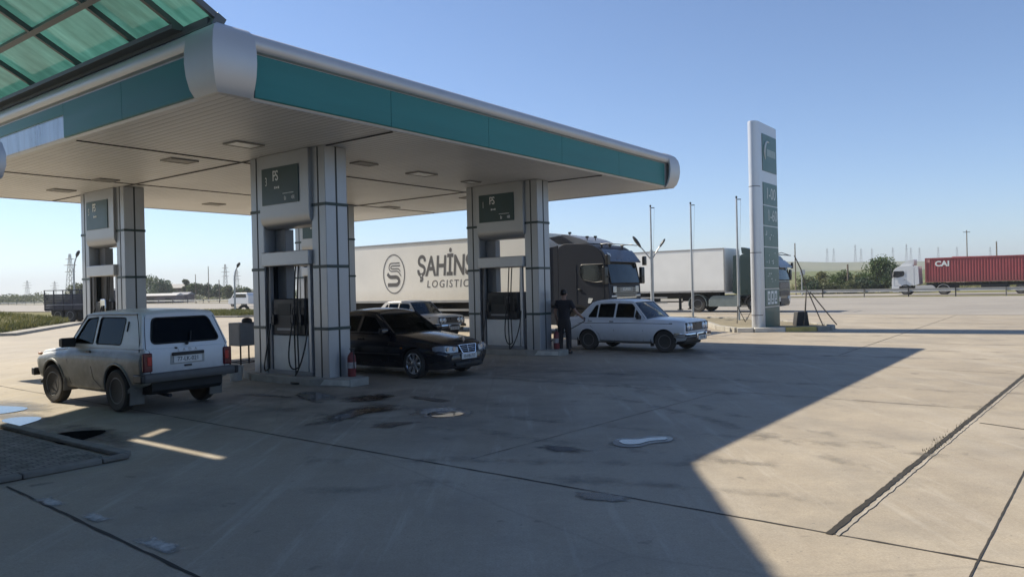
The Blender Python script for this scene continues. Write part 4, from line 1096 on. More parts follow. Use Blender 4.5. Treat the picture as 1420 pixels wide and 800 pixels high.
def niva():
    r = empty('off_roader'); tag(r, 'small dusty white three-door off-roader seen from behind under the canopy', 'car')
    #        x     zb   zt    wb   wm   wt   zm  crown
    k = [(-1.885,.56,.99,.70,.745,.70,.80,.0),(-1.87,.53,1.02,.74,.785,.73,.80,.0),(-1.80,.46,1.045,.765,.805,.745,.80,.0),(-1.1,.34,1.06,.77,.815,.75,.80,0),(-.3,.31,1.055,.77,.815,.75,.80,0),(.55,.31,1.03,.77,.815,.75,.80,.0),(.72,.32,1.00,.77,.815,.745,.80,.035),(1.2,.36,.965,.77,.81,.735,.78,.04),(1.62,.42,.925,.76,.80,.71,.76,.035),(1.76,.46,.89,.73,.77,.68,.74,.02),(1.79,.50,.86,.69,.73,.65,.72,.01)]
    B = Body(k, .055); RA = .405; zc = .365
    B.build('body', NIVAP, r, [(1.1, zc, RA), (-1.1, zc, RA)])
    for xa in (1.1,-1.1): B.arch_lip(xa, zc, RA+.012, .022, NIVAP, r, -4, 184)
    # hatch slope and cabin
    zb, zr = 1.03, 1.56
    outer = round_poly([(.60,1.02),(.13,1.585),(-1.50,1.60),(-1.62,1.57),(-1.84,1.03)], [.02,.06,.05,.10,.03], 5)
    w1 = round_poly([(.42,1.085),(.09,1.50),(-.26,1.525),(-.26,1.085)], [.03,.05,.02,.02], 4)
    w2 = round_poly([(-.35,1.085),(-.35,1.525),(-1.17,1.52),(-1.17,1.085)], .06, 4)
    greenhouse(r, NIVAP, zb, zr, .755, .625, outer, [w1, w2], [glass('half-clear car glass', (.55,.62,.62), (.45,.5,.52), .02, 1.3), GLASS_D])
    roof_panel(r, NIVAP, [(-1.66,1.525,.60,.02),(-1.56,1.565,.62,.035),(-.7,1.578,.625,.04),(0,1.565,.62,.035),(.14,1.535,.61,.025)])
    screen('windshield', r, .61, .16, .70, .59, 1.02, 1.545, .06, GLASS_C)
    # rear hatch: sloped panel with the big window
    def hatch(u, v, w):       # u across, v height
        t = (v-1.0)/(1.56-1.0); x = -1.855 + .235*max(0,t)**1.1
        return (x-.012*(1-(u/.75)**2)+w, u*(1-.175*max(0,t)), v)
    hw = round_poly([(-.63,1.105),(.63,1.105),(.585,1.51),(-.585,1.51)], [.10,.10,.09,.09], 5)
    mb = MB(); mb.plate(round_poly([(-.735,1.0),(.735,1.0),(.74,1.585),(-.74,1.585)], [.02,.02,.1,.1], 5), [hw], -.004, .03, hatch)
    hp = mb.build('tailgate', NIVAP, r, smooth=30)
    mb = MB(); mb.plate([(p[0]*1.015, 1.3+(p[1]-1.3)*1.015) for p in hw], [], .004, .008, hatch); rg = mb.build('rear_window', GLASS_D, r, smooth=0)
    mb = MB(); mb.tube([hatch(p[0], p[1], -.006) for p in hw], .015, 6, closed=True); mb.build('seal', RUBBER, rg)
    mb = MB(); mb.tube([hatch(.02,1.09,-.03), hatch(-.06,1.13,-.035), hatch(-.12,1.28,-.03)], .009, 6); mb.blob(hatch(.02,1.08,-.03), (.03,.03,.025)); mb.build('rear_wiper', BLACK, r)
    # shut lines of the tailgate
    mb = MB(); X = -1.889
    for sg in (-1,1): mb.tube([hatch(sg*.72,1.56,-.006), hatch(sg*.725,1.25,-.006), hatch(sg*.715,1.03,-.006), (-1.885,sg*.665,.99), (-1.89,sg*.655,.62)], .005, 5)
    mb.build('shut_line', BLACK, r)
    box_part('plate_bar', BLACK, r, (-1.905,.02,.925), (.045,.56,.05), .012)
    box_part('plate_recess', mat('dusty recess', (.34,.34,.32), .6, 0, .15), r, (-1.888,.02,.835), (.008,.60,.15), .02)
    plate(r, -1.899, .02, .835, -1, '77-LK-021', .50, .115)
    lettering('badge', 'L A D A', mat('dull badge chrome', (.30,.31,.33), .3, .8, .05), r, (-1.884,.02,.982), (0,-1,0), (0,0,1), .07, .004, 'CENTER', spacing=1.5)
    box_part('tailgate_catch', BLACK, r, (-1.895,.02,.725), (.02,.13,.03), .006)
    mb = MB(); mb.cyl((-1.86,.22,1.02),(-1.905,.22,1.02),.016); mb.build('lock', BLACK, r)
    for sg in (-1,1):
        mb = MB(); mb.box((-1.885, sg*.708, .82), (.06,.155,.30)); tl = mb.build('tail_light', mat('dark red lamp', (.10,.012,.018), .18, 0, .2, 9), r, bevel=.02)
        mb = MB(); mb.box((-1.917, sg*.685, .84), (.01,.07,.14)); mb.build('lens', mat('bright red lens', (.42,.02,.02), .2, 0, .15, 12), tl, bevel=.006)
    # bumpers
    BUMP = mat('dusty grey bumper', (.10,.10,.10), .6, .2, .18, 4, dirt=(DIRT, .75, .4, .5))
    mb = MB(); mb.prism(round_poly([(-1.86,.50),(-1.97,.505),(-1.985,.58),(-1.97,.645),(-1.86,.65)], .02, 3), 'y', -.80, .80); mb.build('rear_bumper', BUMP, r, bevel=.015)
    for sg in (-1,1): box_part('bumper_end', BLACK, r, (-1.86, sg*.83, .575), (.26,.075,.13), .02)
    mb = MB(); mb.prism(round_poly([(1.78,.46),(1.89,.47),(1.90,.54),(1.89,.60),(1.78,.60)], .02, 3), 'y', -.82, .82); mb.build('front_bumper', BLACK, r, bevel=.015)
    mb = MB(); mb.prism([(-1.86,.36),(-1.80,.30),(-1.1,.28),(-1.1,.40),(-1.86,.52)], 'y', -.62, .62); mb.cyl((-1.3,-.45,.30),(-1.3,.45,.30),.06); mb.blob((-1.1,0,.36),(.16,.16,.15)); mb.cyl((-1.1,-.65,.36),(-1.1,.65,.36),.05); mb.tube([(-1.2,.3,.3),(-1.7,.34,.27),(-1.93,.36,.27)], .03, 8)
    mb.build('underbody', DARKMETAL, r)
    box_part('chassis', DARKMETAL, r, (0,0,.33), (2.0,1.2,.14), .03)
    for xa, sg in ((-1.56,-1),(-1.56,1),(.64,1),(.64,-1)):
        mb = MB(); mb.box((xa, sg*.70, .30 if xa < 0 else .36), (.012,.24,.32 if xa < 0 else .22), Matrix.Rotation(R(-6), 3, 'Y')); mb.build('mud_flap', mat('grey mud flap', (.16,.155,.14), .8, 0, .2, 4), r, smooth=0)
    # side trim, door
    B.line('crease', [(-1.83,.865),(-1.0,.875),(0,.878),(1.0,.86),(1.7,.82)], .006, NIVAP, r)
    B.line('shut_line', [(.50,1.02),(.52,.8),(.50,.45),(.46,.37)], .004, BLACK, r)
    B.line('shut_line', [(-.30,1.04),(-.31,.7),(-.36,.5),(-.55,.37)], .004, BLACK, r)
    B.line('shut_line', [(.62,.985),(1.2,.93),(1.72,.86)], .004, BLACK, r)
    handle(r, B, -.18, .955)
    for sg in (-1,1):
        mb = MB(); mb.tube([(-1.28, sg*.655, 1.46),(-1.28, sg*.69, 1.30)], .016, 6); mb.build('pillar_vent', BLACK, r)
        mb = MB(); mb.tube([(-1.50, sg*.640, 1.59),(-1.60, sg*.675, 1.42),(-1.72, sg*.735, 1.14),(-1.74, sg*.76, .9)], .006, 5); mb.build('shut_line', BLACK, r)
        mirror(r, .38, sg*.745, 1.10, sg, BLACK, 1.15)
        mb = MB(); mb.cyl((1.76, sg*.52, .74), (1.80, sg*.52, .74), .10); mb.build('headlight', CLR_L, r)
        mb = MB(); mb.box((1.70, sg*.735, .86), (.10,.05,.04)); mb.build('side_lamp', AMB_L, r, bevel=.01)
        mb = MB(); mb.tube([(.57, sg*.745, 1.03), (.14, sg*.63, 1.56), (-.6, sg*.635, 1.575), (-1.5, sg*.635, 1.578)], .012, 6); mb.build('drip_rail', mat('dull trim', (.20,.21,.21), .4, .5, .1), r)
    box_part('interior', SEATM, r, (-.55,0,1.045), (2.2,1.40,.02), .004)
    seats(r, [(.05,.36,1.03),(.05,-.36,1.03)], .50, .30); seats(r, [(-.95,0,1.03)], 1.15, .24)
    mb = MB(); mb.tube([(.36+.05*math.sin(t), .36+.17*math.cos(t), 1.10+.15*math.sin(t)) for t in [2*math.pi*i/20 for i in range(20)]], .012, 6, closed=True); mb.build('steering_wheel', BLACK, r)
    box_part('dashboard', SEATM, r, (.48,0,1.05), (.28,1.36,.06), .02)
    kit = make_wheel('steel', .345, .185, .215)
    put_wheels(r, kit, [(1.1,.72,.345),(1.1,-.72,.345),(-1.1,.72,.345),(-1.1,-.72,.345)], R(4)); drop(kit)
    return r
def place(r, x, y, deg): r.location = (x, y, 0); r.rotation_euler = (0,0,R(deg)); return r

# ---- black executive saloon
BLKP = mat('black metallic paint', (.008,.009,.013), .18, 0, .1, 2, coat=.35, dirt=((.07,.065,.055), .5, .15, .35))
def merc():
    r = empty('saloon_car'); tag(r, 'black executive saloon with chrome grille parked nose-out between the two front pylons', 'car')
    k = [(-2.33,.42,.80,.62,.70,.62,.62,.02),(-2.28,.33,.93,.72,.79,.68,.62,.03),(-2.0,.26,.965,.76,.845,.72,.60,.04),(-1.5,.22,.975,.78,.86,.745,.60,.03),(-1.0,.21,.955,.79,.86,.76,.60,0),(0,.20,.935,.79,.86,.76,.58,0),(.55,.20,.925,.79,.86,.76,.58,.0),(.75,.20,.915,.79,.86,.755,.58,.035),(1.2,.21,.865,.79,.86,.745,.57,.05),(1.7,.22,.785,.77,.84,.70,.54,.05),(1.95,.23,.735,.72,.80,.63,.52,.045),(2.08,.25,.69,.63,.73,.55,.50,.03),(2.13,.28,.64,.55,.66,.49,.48,.02)]
    B = Body(k, .07)
    B.build('body', BLKP, r, [(1.345,.315,.345),(-1.345,.315,.345)])
    zb, zr = .93, 1.34
    outer = round_poly([(.66,.91),(.02,1.36),(-.95,1.365),(-1.62,.955)], [.02,.10,.14,.03], 6)
    w1 = round_poly([(.42,.96),(.02,1.285),(-.32,1.305),(-.36,.96)], [.03,.06,.02,.02], 4)
    w2 = round_poly([(-.45,.965),(-.41,1.305),(-.86,1.295),(-1.18,1.09),(-1.20,.975)], [.02,.02,.10,.05,.02], 4)
    greenhouse(r, BLKP, zb, zr, .765, .60, outer, [w1, w2], GLASS_D)
    roof_panel(r, BLKP, [(-1.10,1.305,.55,.03),(-.9,1.345,.585,.045),(-.4,1.365,.595,.05),(.0,1.345,.59,.045),(.10,1.315,.58,.035)], ew=.07)
    screen('windshield', r, .70, .10, .71, .56, .925, 1.335, .10, GLASS_D)
    screen('rear_window', r, -1.64, -1.06, .69, .54, .975, 1.335, -.08, GLASS_D)
    for sg in (-1,1):
        mb = MB(); mb.tube([(.70, sg*.735, .925), (.40, sg*.665, 1.13), (.06, sg*.595, 1.35)], .026, 8); mb.build('windshield_pillar', BLKP, r)
        mb = MB(); mb.tube([(-1.64, sg*.71, .97), (-1.10, sg*.57, 1.34)], .03, 8); mb.build('rear_pillar', BLKP, r)
        # headlight: wide stepped lens
        rows = []
        for (y, x, z0, z1) in ((.34,2.165,.545,.655),(.48,2.150,.54,.675),(.60,2.115,.54,.69),(.69,2.05,.545,.69),(.755,1.965,.56,.685),(.79,1.90,.58,.665)):
            rows.append([(x-.05, sg*y, z0), (x+.016, sg*y, z0), (x+.0, sg*y, z1), (x-.06, sg*y, z1)])
        mb = MB(); mb.loft(rows); hl = mb.build('headlight', mat('clear headlight lens with painted shade', (.30,.33,.38), .08, .3, .15, 18), r, smooth=40, bevel=.008)  # clear lens, with the shade on it put into a darker colour
        mb = MB()
        for yy, xx in ((.45,2.158),(.60,2.12)): mb.cyl((xx-.02, sg*yy, .615), (xx+.008, sg*yy, .615), .052)
        mb.build('reflector', CHROME, hl)
        rows = []
        for (y, x, z0, z1) in ((.0,2.18,.50,.535),(.4,2.165,.50,.535),(.62,2.10,.50,.535),(.74,2.0,.50,.535),(.815,1.84,.50,.53)): rows.append([(x-.03, sg*y, z0), (x+.012, sg*y, z0), (x+.012, sg*y, z1), (x-.03, sg*y, z1)])
        mb = MB(); mb.loft(rows); mb.build('bumper_trim', mat('grey bumper strip', (.12,.125,.135), .35, .3, .1), r, smooth=40, bevel=.004)
        mirror(r, .52, sg*.775, .985, sg, BLKP, 1.0)
        mb = MB(); mb.prism([(-2.30,.66),(-2.30,.86),(-1.98,.86),(-1.98,.66)], 'y', sg*.74, sg*.83); mb.build('tail_light', RED_L, r, bevel=.02)
        mb = MB(); mb.box((1.02, sg*(B.side_y(1.02,.63)+.002), .635), (.06,.01,.028)); mb.build('side_repeater', AMB_L, r, bevel=.004)
    # front bumper and skirt
    rows = []
    for (y, x) in ((-.80,1.74),(-.76,1.93),(-.62,2.07),(-.40,2.145),(0,2.165),(.40,2.145),(.62,2.07),(.76,1.93),(.80,1.74)):
        rows.append([(x-.12,y,.19),(x-.02,y,.20),(x+.015,y,.30),(x+.02,y,.44),(x-.005,y,.53),(x-.12,y,.535)])
    mb = MB(); mb.loft(rows); fb = mb.build('front_bumper', BLKP, r, smooth=45)
    box_part('air_intake', BLACK, r, (2.165,0,.29), (.05,.86,.075), .01)
    # grille
    g = MB(); A0 = [(-.30,.695),(.30,.695),(.215,.50),(-.215,.50)]
    def gm(u, v, w): return (2.150-.10*(v-.5)/.2*.6+w*1.0, u, v)
    inn = [(p[0]*.90, .598+(p[1]-.598)*.84) for p in A0]
    mb = MB(); mb.plate(round_poly(A0, .03, 3), [round_poly(inn, .02, 3)], 0, .05, gm); gr_ = mb.build('grille', CHROME, r, bevel=.006)
    mb = MB(); mb.plate(inn, [], .01, .014, gm); mb.build('grille_mesh', BLACK, gr_, smooth=0)
    mb = MB()
    for q in (.30,.55,.78):
        z = inn[2][1] + (inn[0][1]-inn[2][1])*q; hw = .2 + .07*q; mb.tube([gm(-hw, z, .03), gm(hw, z, .03)], .006, 6)
    mb.tube([gm(0, inn[0][1], .035), gm(0, inn[2][1], .035)], .009, 6); mb.build('grille_bars', CHROME, gr_)
    mb = MB(); c = Vector((2.04,0,.80)); mb.tube([c+Vector((0,.035*math.cos(t),.035*math.sin(t))) for t in [2*math.pi*i/20 for i in range(20)]], .004, 6, closed=True)
    for k_ in range(3): t = math.pi/2+2*math.pi*k_/3; mb.tube([c, c+Vector((0,.034*math.cos(t),.034*math.sin(t)))], .004, 5)
    mb.cyl((2.04,0,.735),(2.04,0,.766),.006); mb.build('hood_ornament', CHROME, r)
    plate(r, 2.192, 0.0, .445, 1, '10-HB-713', .50, .112)
    B.line('shut_line', [(.60,.90),(.64,.7),(.62,.4),(.58,.26)], .004, BLACK, r); B.line('shut_line', [(-.40,.92),(-.41,.6),(-.42,.28)], .004, BLACK, r)
    B.line('side_trim', [(-2.2,.50),(-1.72,.505),(-1.7,.505)], .012, BLACK, r); B.line('side_trim', [(-.98,.50),(0,.50),(.98,.50)], .012, BLACK, r); B.line('side_trim', [(1.72,.5),(1.84,.5)], .012, BLACK, r)
    handle(r, B, -.28, .81, BLKP, .2); handle(r, B, -1.12, .82, BLKP, .2)
    for y in (-.42,.1):
        mb = MB(); mb.tube([(.74,y,.945),(.66,y+.22,.965),(.62,y+.42,.975)], .007, 5); mb.build('wiper', BLACK, r)
    box_part('interior', SEATM, r, (-.45,0,.945), (2.1,1.40,.02), .004)
    seats(r, [(-.05,.36,.90),(-.05,-.36,.90)], .50, .30); seats(r, [(-.95,0,.90)], 1.15, .26)
    mb = MB(); mb.tube([(.36+.06*math.sin(t), .36+.17*math.cos(t), 1.0+.14*math.sin(t)) for t in [2*math.pi*i/20 for i in range(20)]], .012, 6, closed=True); mb.build('steering_wheel', BLACK, r)
    box_part('chassis', DARKMETAL, r, (0,0,.24), (3.9,1.1,.12), .03)
    kit = make_wheel('alloy', .315, .205, .222)
    put_wheels(r, kit, [(1.345,.735,.315),(1.345,-.735,.315),(-1.345,.735,.315),(-1.345,-.735,.315)], R(-3)); drop(kit)
    return r

# ---- boxy four-door saloon (built twice: white in front, pale grey behind)
def boxy_saloon(paint, label, plate_text, name='saloon_car'):
    r = empty(name); tag(r, label, 'car')
    k = [(-2.23,.42,.86,.66,.72,.66,.70,.01),(-2.20,.34,.905,.70,.765,.69,.70,.02),(-2.0,.30,.925,.72,.785,.705,.70,.025),(-1.42,.26,.93,.73,.80,.72,.68,.02),(-1.2,.25,.925,.74,.80,.725,.68,0),(0,.24,.92,.74,.805,.73,.66,0),(.55,.24,.915,.74,.805,.73,.66,.0),(.72,.24,.91,.74,.80,.725,.66,.03),(1.3,.28,.89,.74,.80,.715,.66,.04),(1.72,.32,.865,.73,.785,.70,.66,.035),(1.80,.36,.85,.71,.77,.69,.66,.03),(1.815,.40,.83,.69,.75,.67,.66,.02)]
    B = Body(k, .045)
    B.build('body', paint, r, [(1.212,.30,.345),(-1.212,.29,.335)])
    for xa, za, ra in ((1.212,.30,.35),(-1.212,.29,.34)): B.arch_lip(xa, za, ra, .010, paint, r, -2, 182)
    zb, zr = .91, 1.37
    outer = round_poly([(.62,.90),(.20,1.39),(-1.00,1.40),(-1.12,1.37),(-1.55,.915)], [.02,.08,.05,.1,.02], 5)
    w0 = round_poly([(.50,.955),(.33,1.155),(.31,.955)], [.02,.02,.02], 3)
    w1 = round_poly([(.27,.955),(.27,1.22),(.16,1.325),(-.28,1.335),(-.30,.955)], [.01,.02,.05,.03,.02], 4)
    w2 = round_poly([(-.38,.955),(-.36,1.335),(-.86,1.33),(-.88,.955)], [.02,.03,.03,.02], 4)
    w3 = round_poly([(-.94,.955),(-.925,1.30),(-1.0,1.29),(-1.20,.99),(-1.20,.955)], [.01,.02,.03,.02,.01], 3)
    w1 = round_poly([(.27,.955),(.27,1.225),(.175,1.325),(-.28,1.335),(-.30,.955)], [.01,.02,.05,.03,.02], 4)
    greenhouse(r, paint, zb, zr, .735, .585, outer, [w0, w1, w2, w3], [GLASS_C, GLASS_D, GLASS_D, GLASS_D])
    roof_panel(r, paint, [(-1.12,1.345,.55,.02),(-1.0,1.375,.575,.03),(-.4,1.388,.585,.035),(.1,1.375,.58,.03),(.23,1.345,.57,.02)])
    screen('windshield', r, .66, .23, .68, .555, .915, 1.36, .07, GLASS_C)
    screen('rear_window', r, -1.57, -1.12, .665, .53, .935, 1.36, -.06, GLASS_D)
    for sg in (-1,1):
        mb = MB(); mb.tube([(.655, sg*.705, .915), (.215, sg*.580, 1.375)], .02, 8); mb.build('windshield_pillar', paint, r)
        mb = MB(); mb.tube([(-1.565, sg*.695, .925), (-1.12, sg*.555, 1.365)], .025, 8); mb.build('rear_pillar', paint, r)
        for yy in (.40, .585):
            mb = MB(); mb.lathe([(.001,0),(.088,.0),(.095,.015),(.088,.045),(.06,.058),(.001,.064)], (1.80, sg*yy, .70), (1,0,0), 24); hl = mb.build('headlight', CLR_L, r, smooth=50)
            mb = MB(); mb.lathe([(.090,.01),(.102,.012),(.102,.03),(.092,.034)], (1.80, sg*yy, .70), (1,0,0), 24); mb.build('headlight_ring', CHROME, hl)
        mb = MB(); mb.box((1.80, sg*.66, .525),(.05,.15,.06)); mb.build('turn_signal', AMB_L, r, bevel=.008)
        mb = MB(); mb.box((-2.215, sg*.55, .72), (.05,.30,.16)); mb.build('tail_light', RED_L, r, bevel=.015)
        mb = MB(); mb.box((1.95, sg*.30, .46), (.06,.05,.16)); mb.build('overrider', CHROME, r, bevel=.012)
        mb = MB(); mb.box((1.40, sg*(B.side_y(1.40,.80)+.004), .79), (.09,.014,.03)); mb.build('side_repeater', BLACK, r, bevel=.004)
        if sg < 0: mirror(r, .46, sg*.72, .965, sg, BLACK, .8)
    box_part('grille', BLACK, r, (1.815,0,.70), (.035,1.42,.235), .02)
    mb = MB()
    for q in range(13):
        mb.box((1.835, -.27+.045*q, .70), (.012,.01,.18))
    mb.tube([(1.836,-.70,.81),(1.836,.70,.81),(1.836,.70,.59),(1.836,-.70,.59)], .007, 5, closed=True); mb.build('grille_bars', mat('dull chrome', (.35,.36,.37), .3, .8, .1), r)
    for nm, x, s in (('front_bumper',1.90,1),('rear_bumper',-2.30,-1)):
        mb = MB(); rows = []
        for (y, dx) in ((-.82,-.35),(-.80,-.10),(-.70,.0),(0,.03),(.70,.0),(.80,-.10),(.82,-.35)): rows.append([(x+s*(dx-.03),y,.42),(x+s*(dx+.02),y,.43),(x+s*(dx+.035),y,.48),(x+s*(dx+.02),y,.535),(x+s*(dx-.03),y,.54)])
        mb.loft(rows); bmp = mb.build(nm, CHROME, r, smooth=45)
        mb = MB(); rows = []
        for (y, dx) in ((-.80,-.06),(-.70,.04),(0,.07),(.70,.04),(.80,-.06)): rows.append([(x+s*(dx-.03),y,.455),(x+s*dx,y,.46),(x+s*dx,y,.50),(x+s*(dx-.03),y,.505)])
        mb.loft(rows); mb.build('rubber_strip', BLACK, bmp, smooth=40)
    box_part('front_apron', mat('dark apron', (.06,.06,.06), .6, 0, .2), r, (1.77,0,.36), (.10,1.35,.12), .02)
    plate(r, 1.975, 0, .40, 1, plate_text, .50, .112)
    B.line('side_trim', [(-2.15,.775),(-1.2,.79),(0,.795),(1.0,.79),(1.45,.785)], .008, BLACK, r)
    B.line('shut_line', [(.58,.90),(.585,.6),(.57,.30)], .004, BLACK, r); B.line('shut_line', [(-.335,.91),(-.34,.6),(-.34,.29)], .004, BLACK, r)
    B.line('shut_line', [(-1.22,.90),(-1.10,.70),(-.84,.48),(-.80,.29)], .004, BLACK, r); B.line('sill', [(-.82,.285),(0,.275),(.82,.28)], .02, mat('dusty sill', (.10,.095,.085), .8, 0, .2), r)
    handle(r, B, -.42, .835, CHROME); handle(r, B, -1.14, .84, CHROME)
    for y in (-.40,.12):
        mb = MB(); mb.tube([(.68,y,.945),(.60,y+.22,.985),(.56,y+.40,.995)], .006, 5); mb.build('wiper', BLACK, r)
    for sg in (-1,1):
        mb = MB(); mb.box((-1.58, sg*.66, .24), (.012,.2,.24)); mb.build('mud_flap', BLACK, r, smooth=0)
        mb = MB(); mb.box((.80, sg*.66, .26), (.012,.2,.2)); mb.build('mud_flap', BLACK, r, smooth=0)
    box_part('interior', SEATM, r, (-.45,0,.93), (2.0,1.36,.02), .004)
    seats(r, [(-.05,.34,.90),(-.05,-.34,.90)], .48, .30); seats(r, [(-.95,0,.90)], 1.12, .26)
    mb = MB(); mb.tube([(.34+.08*math.sin(t), .34+.18*math.cos(t), 1.0+.15*math.sin(t)) for t in [2*math.pi*i/20 for i in range(20)]], .011, 6, closed=True); mb.build('steering_wheel', BLACK, r)
    mb = MB(); mb.box((.20,0,1.27),(.02,.22,.06)); mb.build('interior_mirror', BLACK, r, bevel=.01)
    box_part('chassis', DARKMETAL, r, (0,0,.27), (3.4,1.1,.12), .03)
    kit = make_wheel('steel', .30, .17, .185)
    put_wheels(r, kit, [(1.212,.685,.30),(1.212,-.685,.30),(-1.212,.675,.30),(-1.212,-.675,.30)], R(3)); drop(kit)
    return r
# positions measured from the tyre contacts
DEG_B = math.degrees(math.atan2(BY, BX)); DEG_MB = DEG_B-180
nv = niva(); place(nv, -6.90, 13.45, DEG_B+2.0)
mc = merc(); p_ = ab(5.92, 2.60); place(mc, p_.x, p_.y, DEG_MB+1)
WP = mat('white saloon paint', (.78,.80,.82), .3, 0, .03, 2, coat=.4, dirt=((.20,.185,.15), .62, .22, .7))
vz = boxy_saloon(WP, 'white boxy four-door saloon the man is filling up beside the pylon', '10-JS-348')
place(vz, 3.30+.31, 21.12+.60, DEG_MB-.5)
GP = mat('pale grey saloon paint', (.50,.50,.49), .3, 0, .04, 2, coat=.4, dirt=((.20,.185,.15), .62, .22, .5))
v2 = boxy_saloon(GP, 'pale boxy saloon partly hidden behind the black car', '10-AA-265')
place(v2, -3.75, 29.3, DEG_MB)
# ------------------------------------------------------------------ lorries
TYKIT = {}
def lorry_wheels(root, spots_front=(), spots_rear=()):
    for kind, spots in (('truck_front', spots_front), ('truck_rear', spots_rear)):
        if not spots: continue
        kit = make_wheel(kind, .51, .30, .30); put_wheels(root, kit, spots); drop(kit)
def cab(root, paint, dark, roof_top, W=2.48, L=2.25, nose=.02, style='a'):
    """Forward-control sleeper cab; front face at x=0, floor of the bumper at z=.30."""
    h = W/2
    prof = [(-L,1.05),(-L,roof_top-.12),(-L+.25,roof_top),(-.85,roof_top-.05),(-.50,roof_top-.22),(-.30,3.05 if roof_top > 3.3 else 2.9),(-.20,2.74),(-.03,1.92),(0,1.35),(-.02,.50),(-.10,.34),(-.72,.34),(-.75,.98),(-1.98,1.05)]
    mb = MB(); mb.prism(round_poly(prof, [.05,.10,.15,.2,.2,.12,.02,.03,.05,.05,.05,.02,.1,.05], 4), 'y', -h, h)
    o = mb.build('cab', paint, root, smooth=35, bevel=.09, seg=3)
    # windscreen, wrapped slightly round the corners
    mb = MB(); rws = []
    for z, x in ((1.93,.0),(2.15,-.045),(2.40,-.10),(2.70,-.168)):
        rws.append([(x+.012+.035*(1-(2*i/8-1)**2), (h-.10)*(2*i/8-1), z) for i in range(9)])
    mb.loft(rws, closed=False); ws = mb.build('windshield', glass('lorry windscreen', (.30,.36,.36)), root, smooth=60, fix=False)
    mb = MB(); mb.tube(rws[0]+[r_[-1] for r_ in rws[1:-1]]+rws[-1][::-1]+[r_[0] for r_ in rws[-2:0:-1]], .022, 6, closed=True); mb.build('seal', RUBBER, ws)
    mb = MB(); rws = [[(x+.004, (h-.13)*(2*i/4-1), z) for i in range(5)] for z, x in ((1.96,.002),(2.68,-.158))]; mb.loft(rws, closed=False); mb.build('cab_interior', mat('cab interior', (.10,.11,.11), .8, 0, .5, 2.2), ws, fix=False)
    for sg in (-1,1):
        y = sg*(h+.002)
        win = round_poly([(-.22,2.66),(-.16,2.02),(-.62,1.98),(-1.20,2.10),(-1.30,2.40),(-1.22,2.66)], [.05,.08,.05,.2,.15,.08], 5)
        mb = MB(); mb.prism(win, 'y', y-sg*.01, y+sg*.008); sw = mb.build('side_window', mat('lorry side glass', (.012,.014,.016), .06, 0, .2, 2), root, smooth=0)
        mb = MB(); mb.tube([(p[0], y+sg*.01, p[1]) for p in win], .02, 6, closed=True); mb.build('seal', dark, sw)
        for k, (x, z) in enumerate(((-.10,2.34),(.02,2.40))):
            mb = MB(); mb.prism(round_poly([(-.06,-.36),(.06,-.36),(.06,.30),(-.06,.30)], .05, 3), 'y', -.13, .13)
            mb.v = [(v[0]+x+.05, v[1]*(1 if k == 0 else .7)+sg*(h+.22), v[2]*(1 if k == 0 else .55)+z+(0 if k == 0 else .5)-.08) for v in mb.v]
            mb.tube([(x-.06, sg*(h-.02), z-.2), (x+.04, sg*(h+.2), z-.22)], .025, 6)
            mb.build('mirror', dark, root, bevel=.03)
        mb = MB(); mb.prism([(-.28,1.92),(-.24,1.02),(-1.42,1.08),(-1.40,2.0)], 'y', y-.001*sg, y+.0025*sg)
        mb = MB(); mb.tube([(-.26, y, 1.93), (-.24, y, 1.03), (-.7, y, 1.02)], .008, 5); mb.tube([(-1.45, y, 2.7), (-1.45, y, 1.08)], .008, 5); mb.build('shut_line', dark, root)
        mb = MB(); mb.box((-1.30, y+sg*.012, 1.72), (.16,.03,.05)); mb.build('door_handle', dark, root, bevel=.008)
        mb = MB(); mb.box((-.02, sg*(h-.27), .78), (.10,.42,.30)); mb.build('headlight', CLR_L, root, bevel=.03)
        mb = MB()
        for k in range(3): mb.box((-1.25, sg*(h-.03), .50+.22*k), (.5,.10,.03))
        mb.build('step', dark, root, smooth=0)
    return h
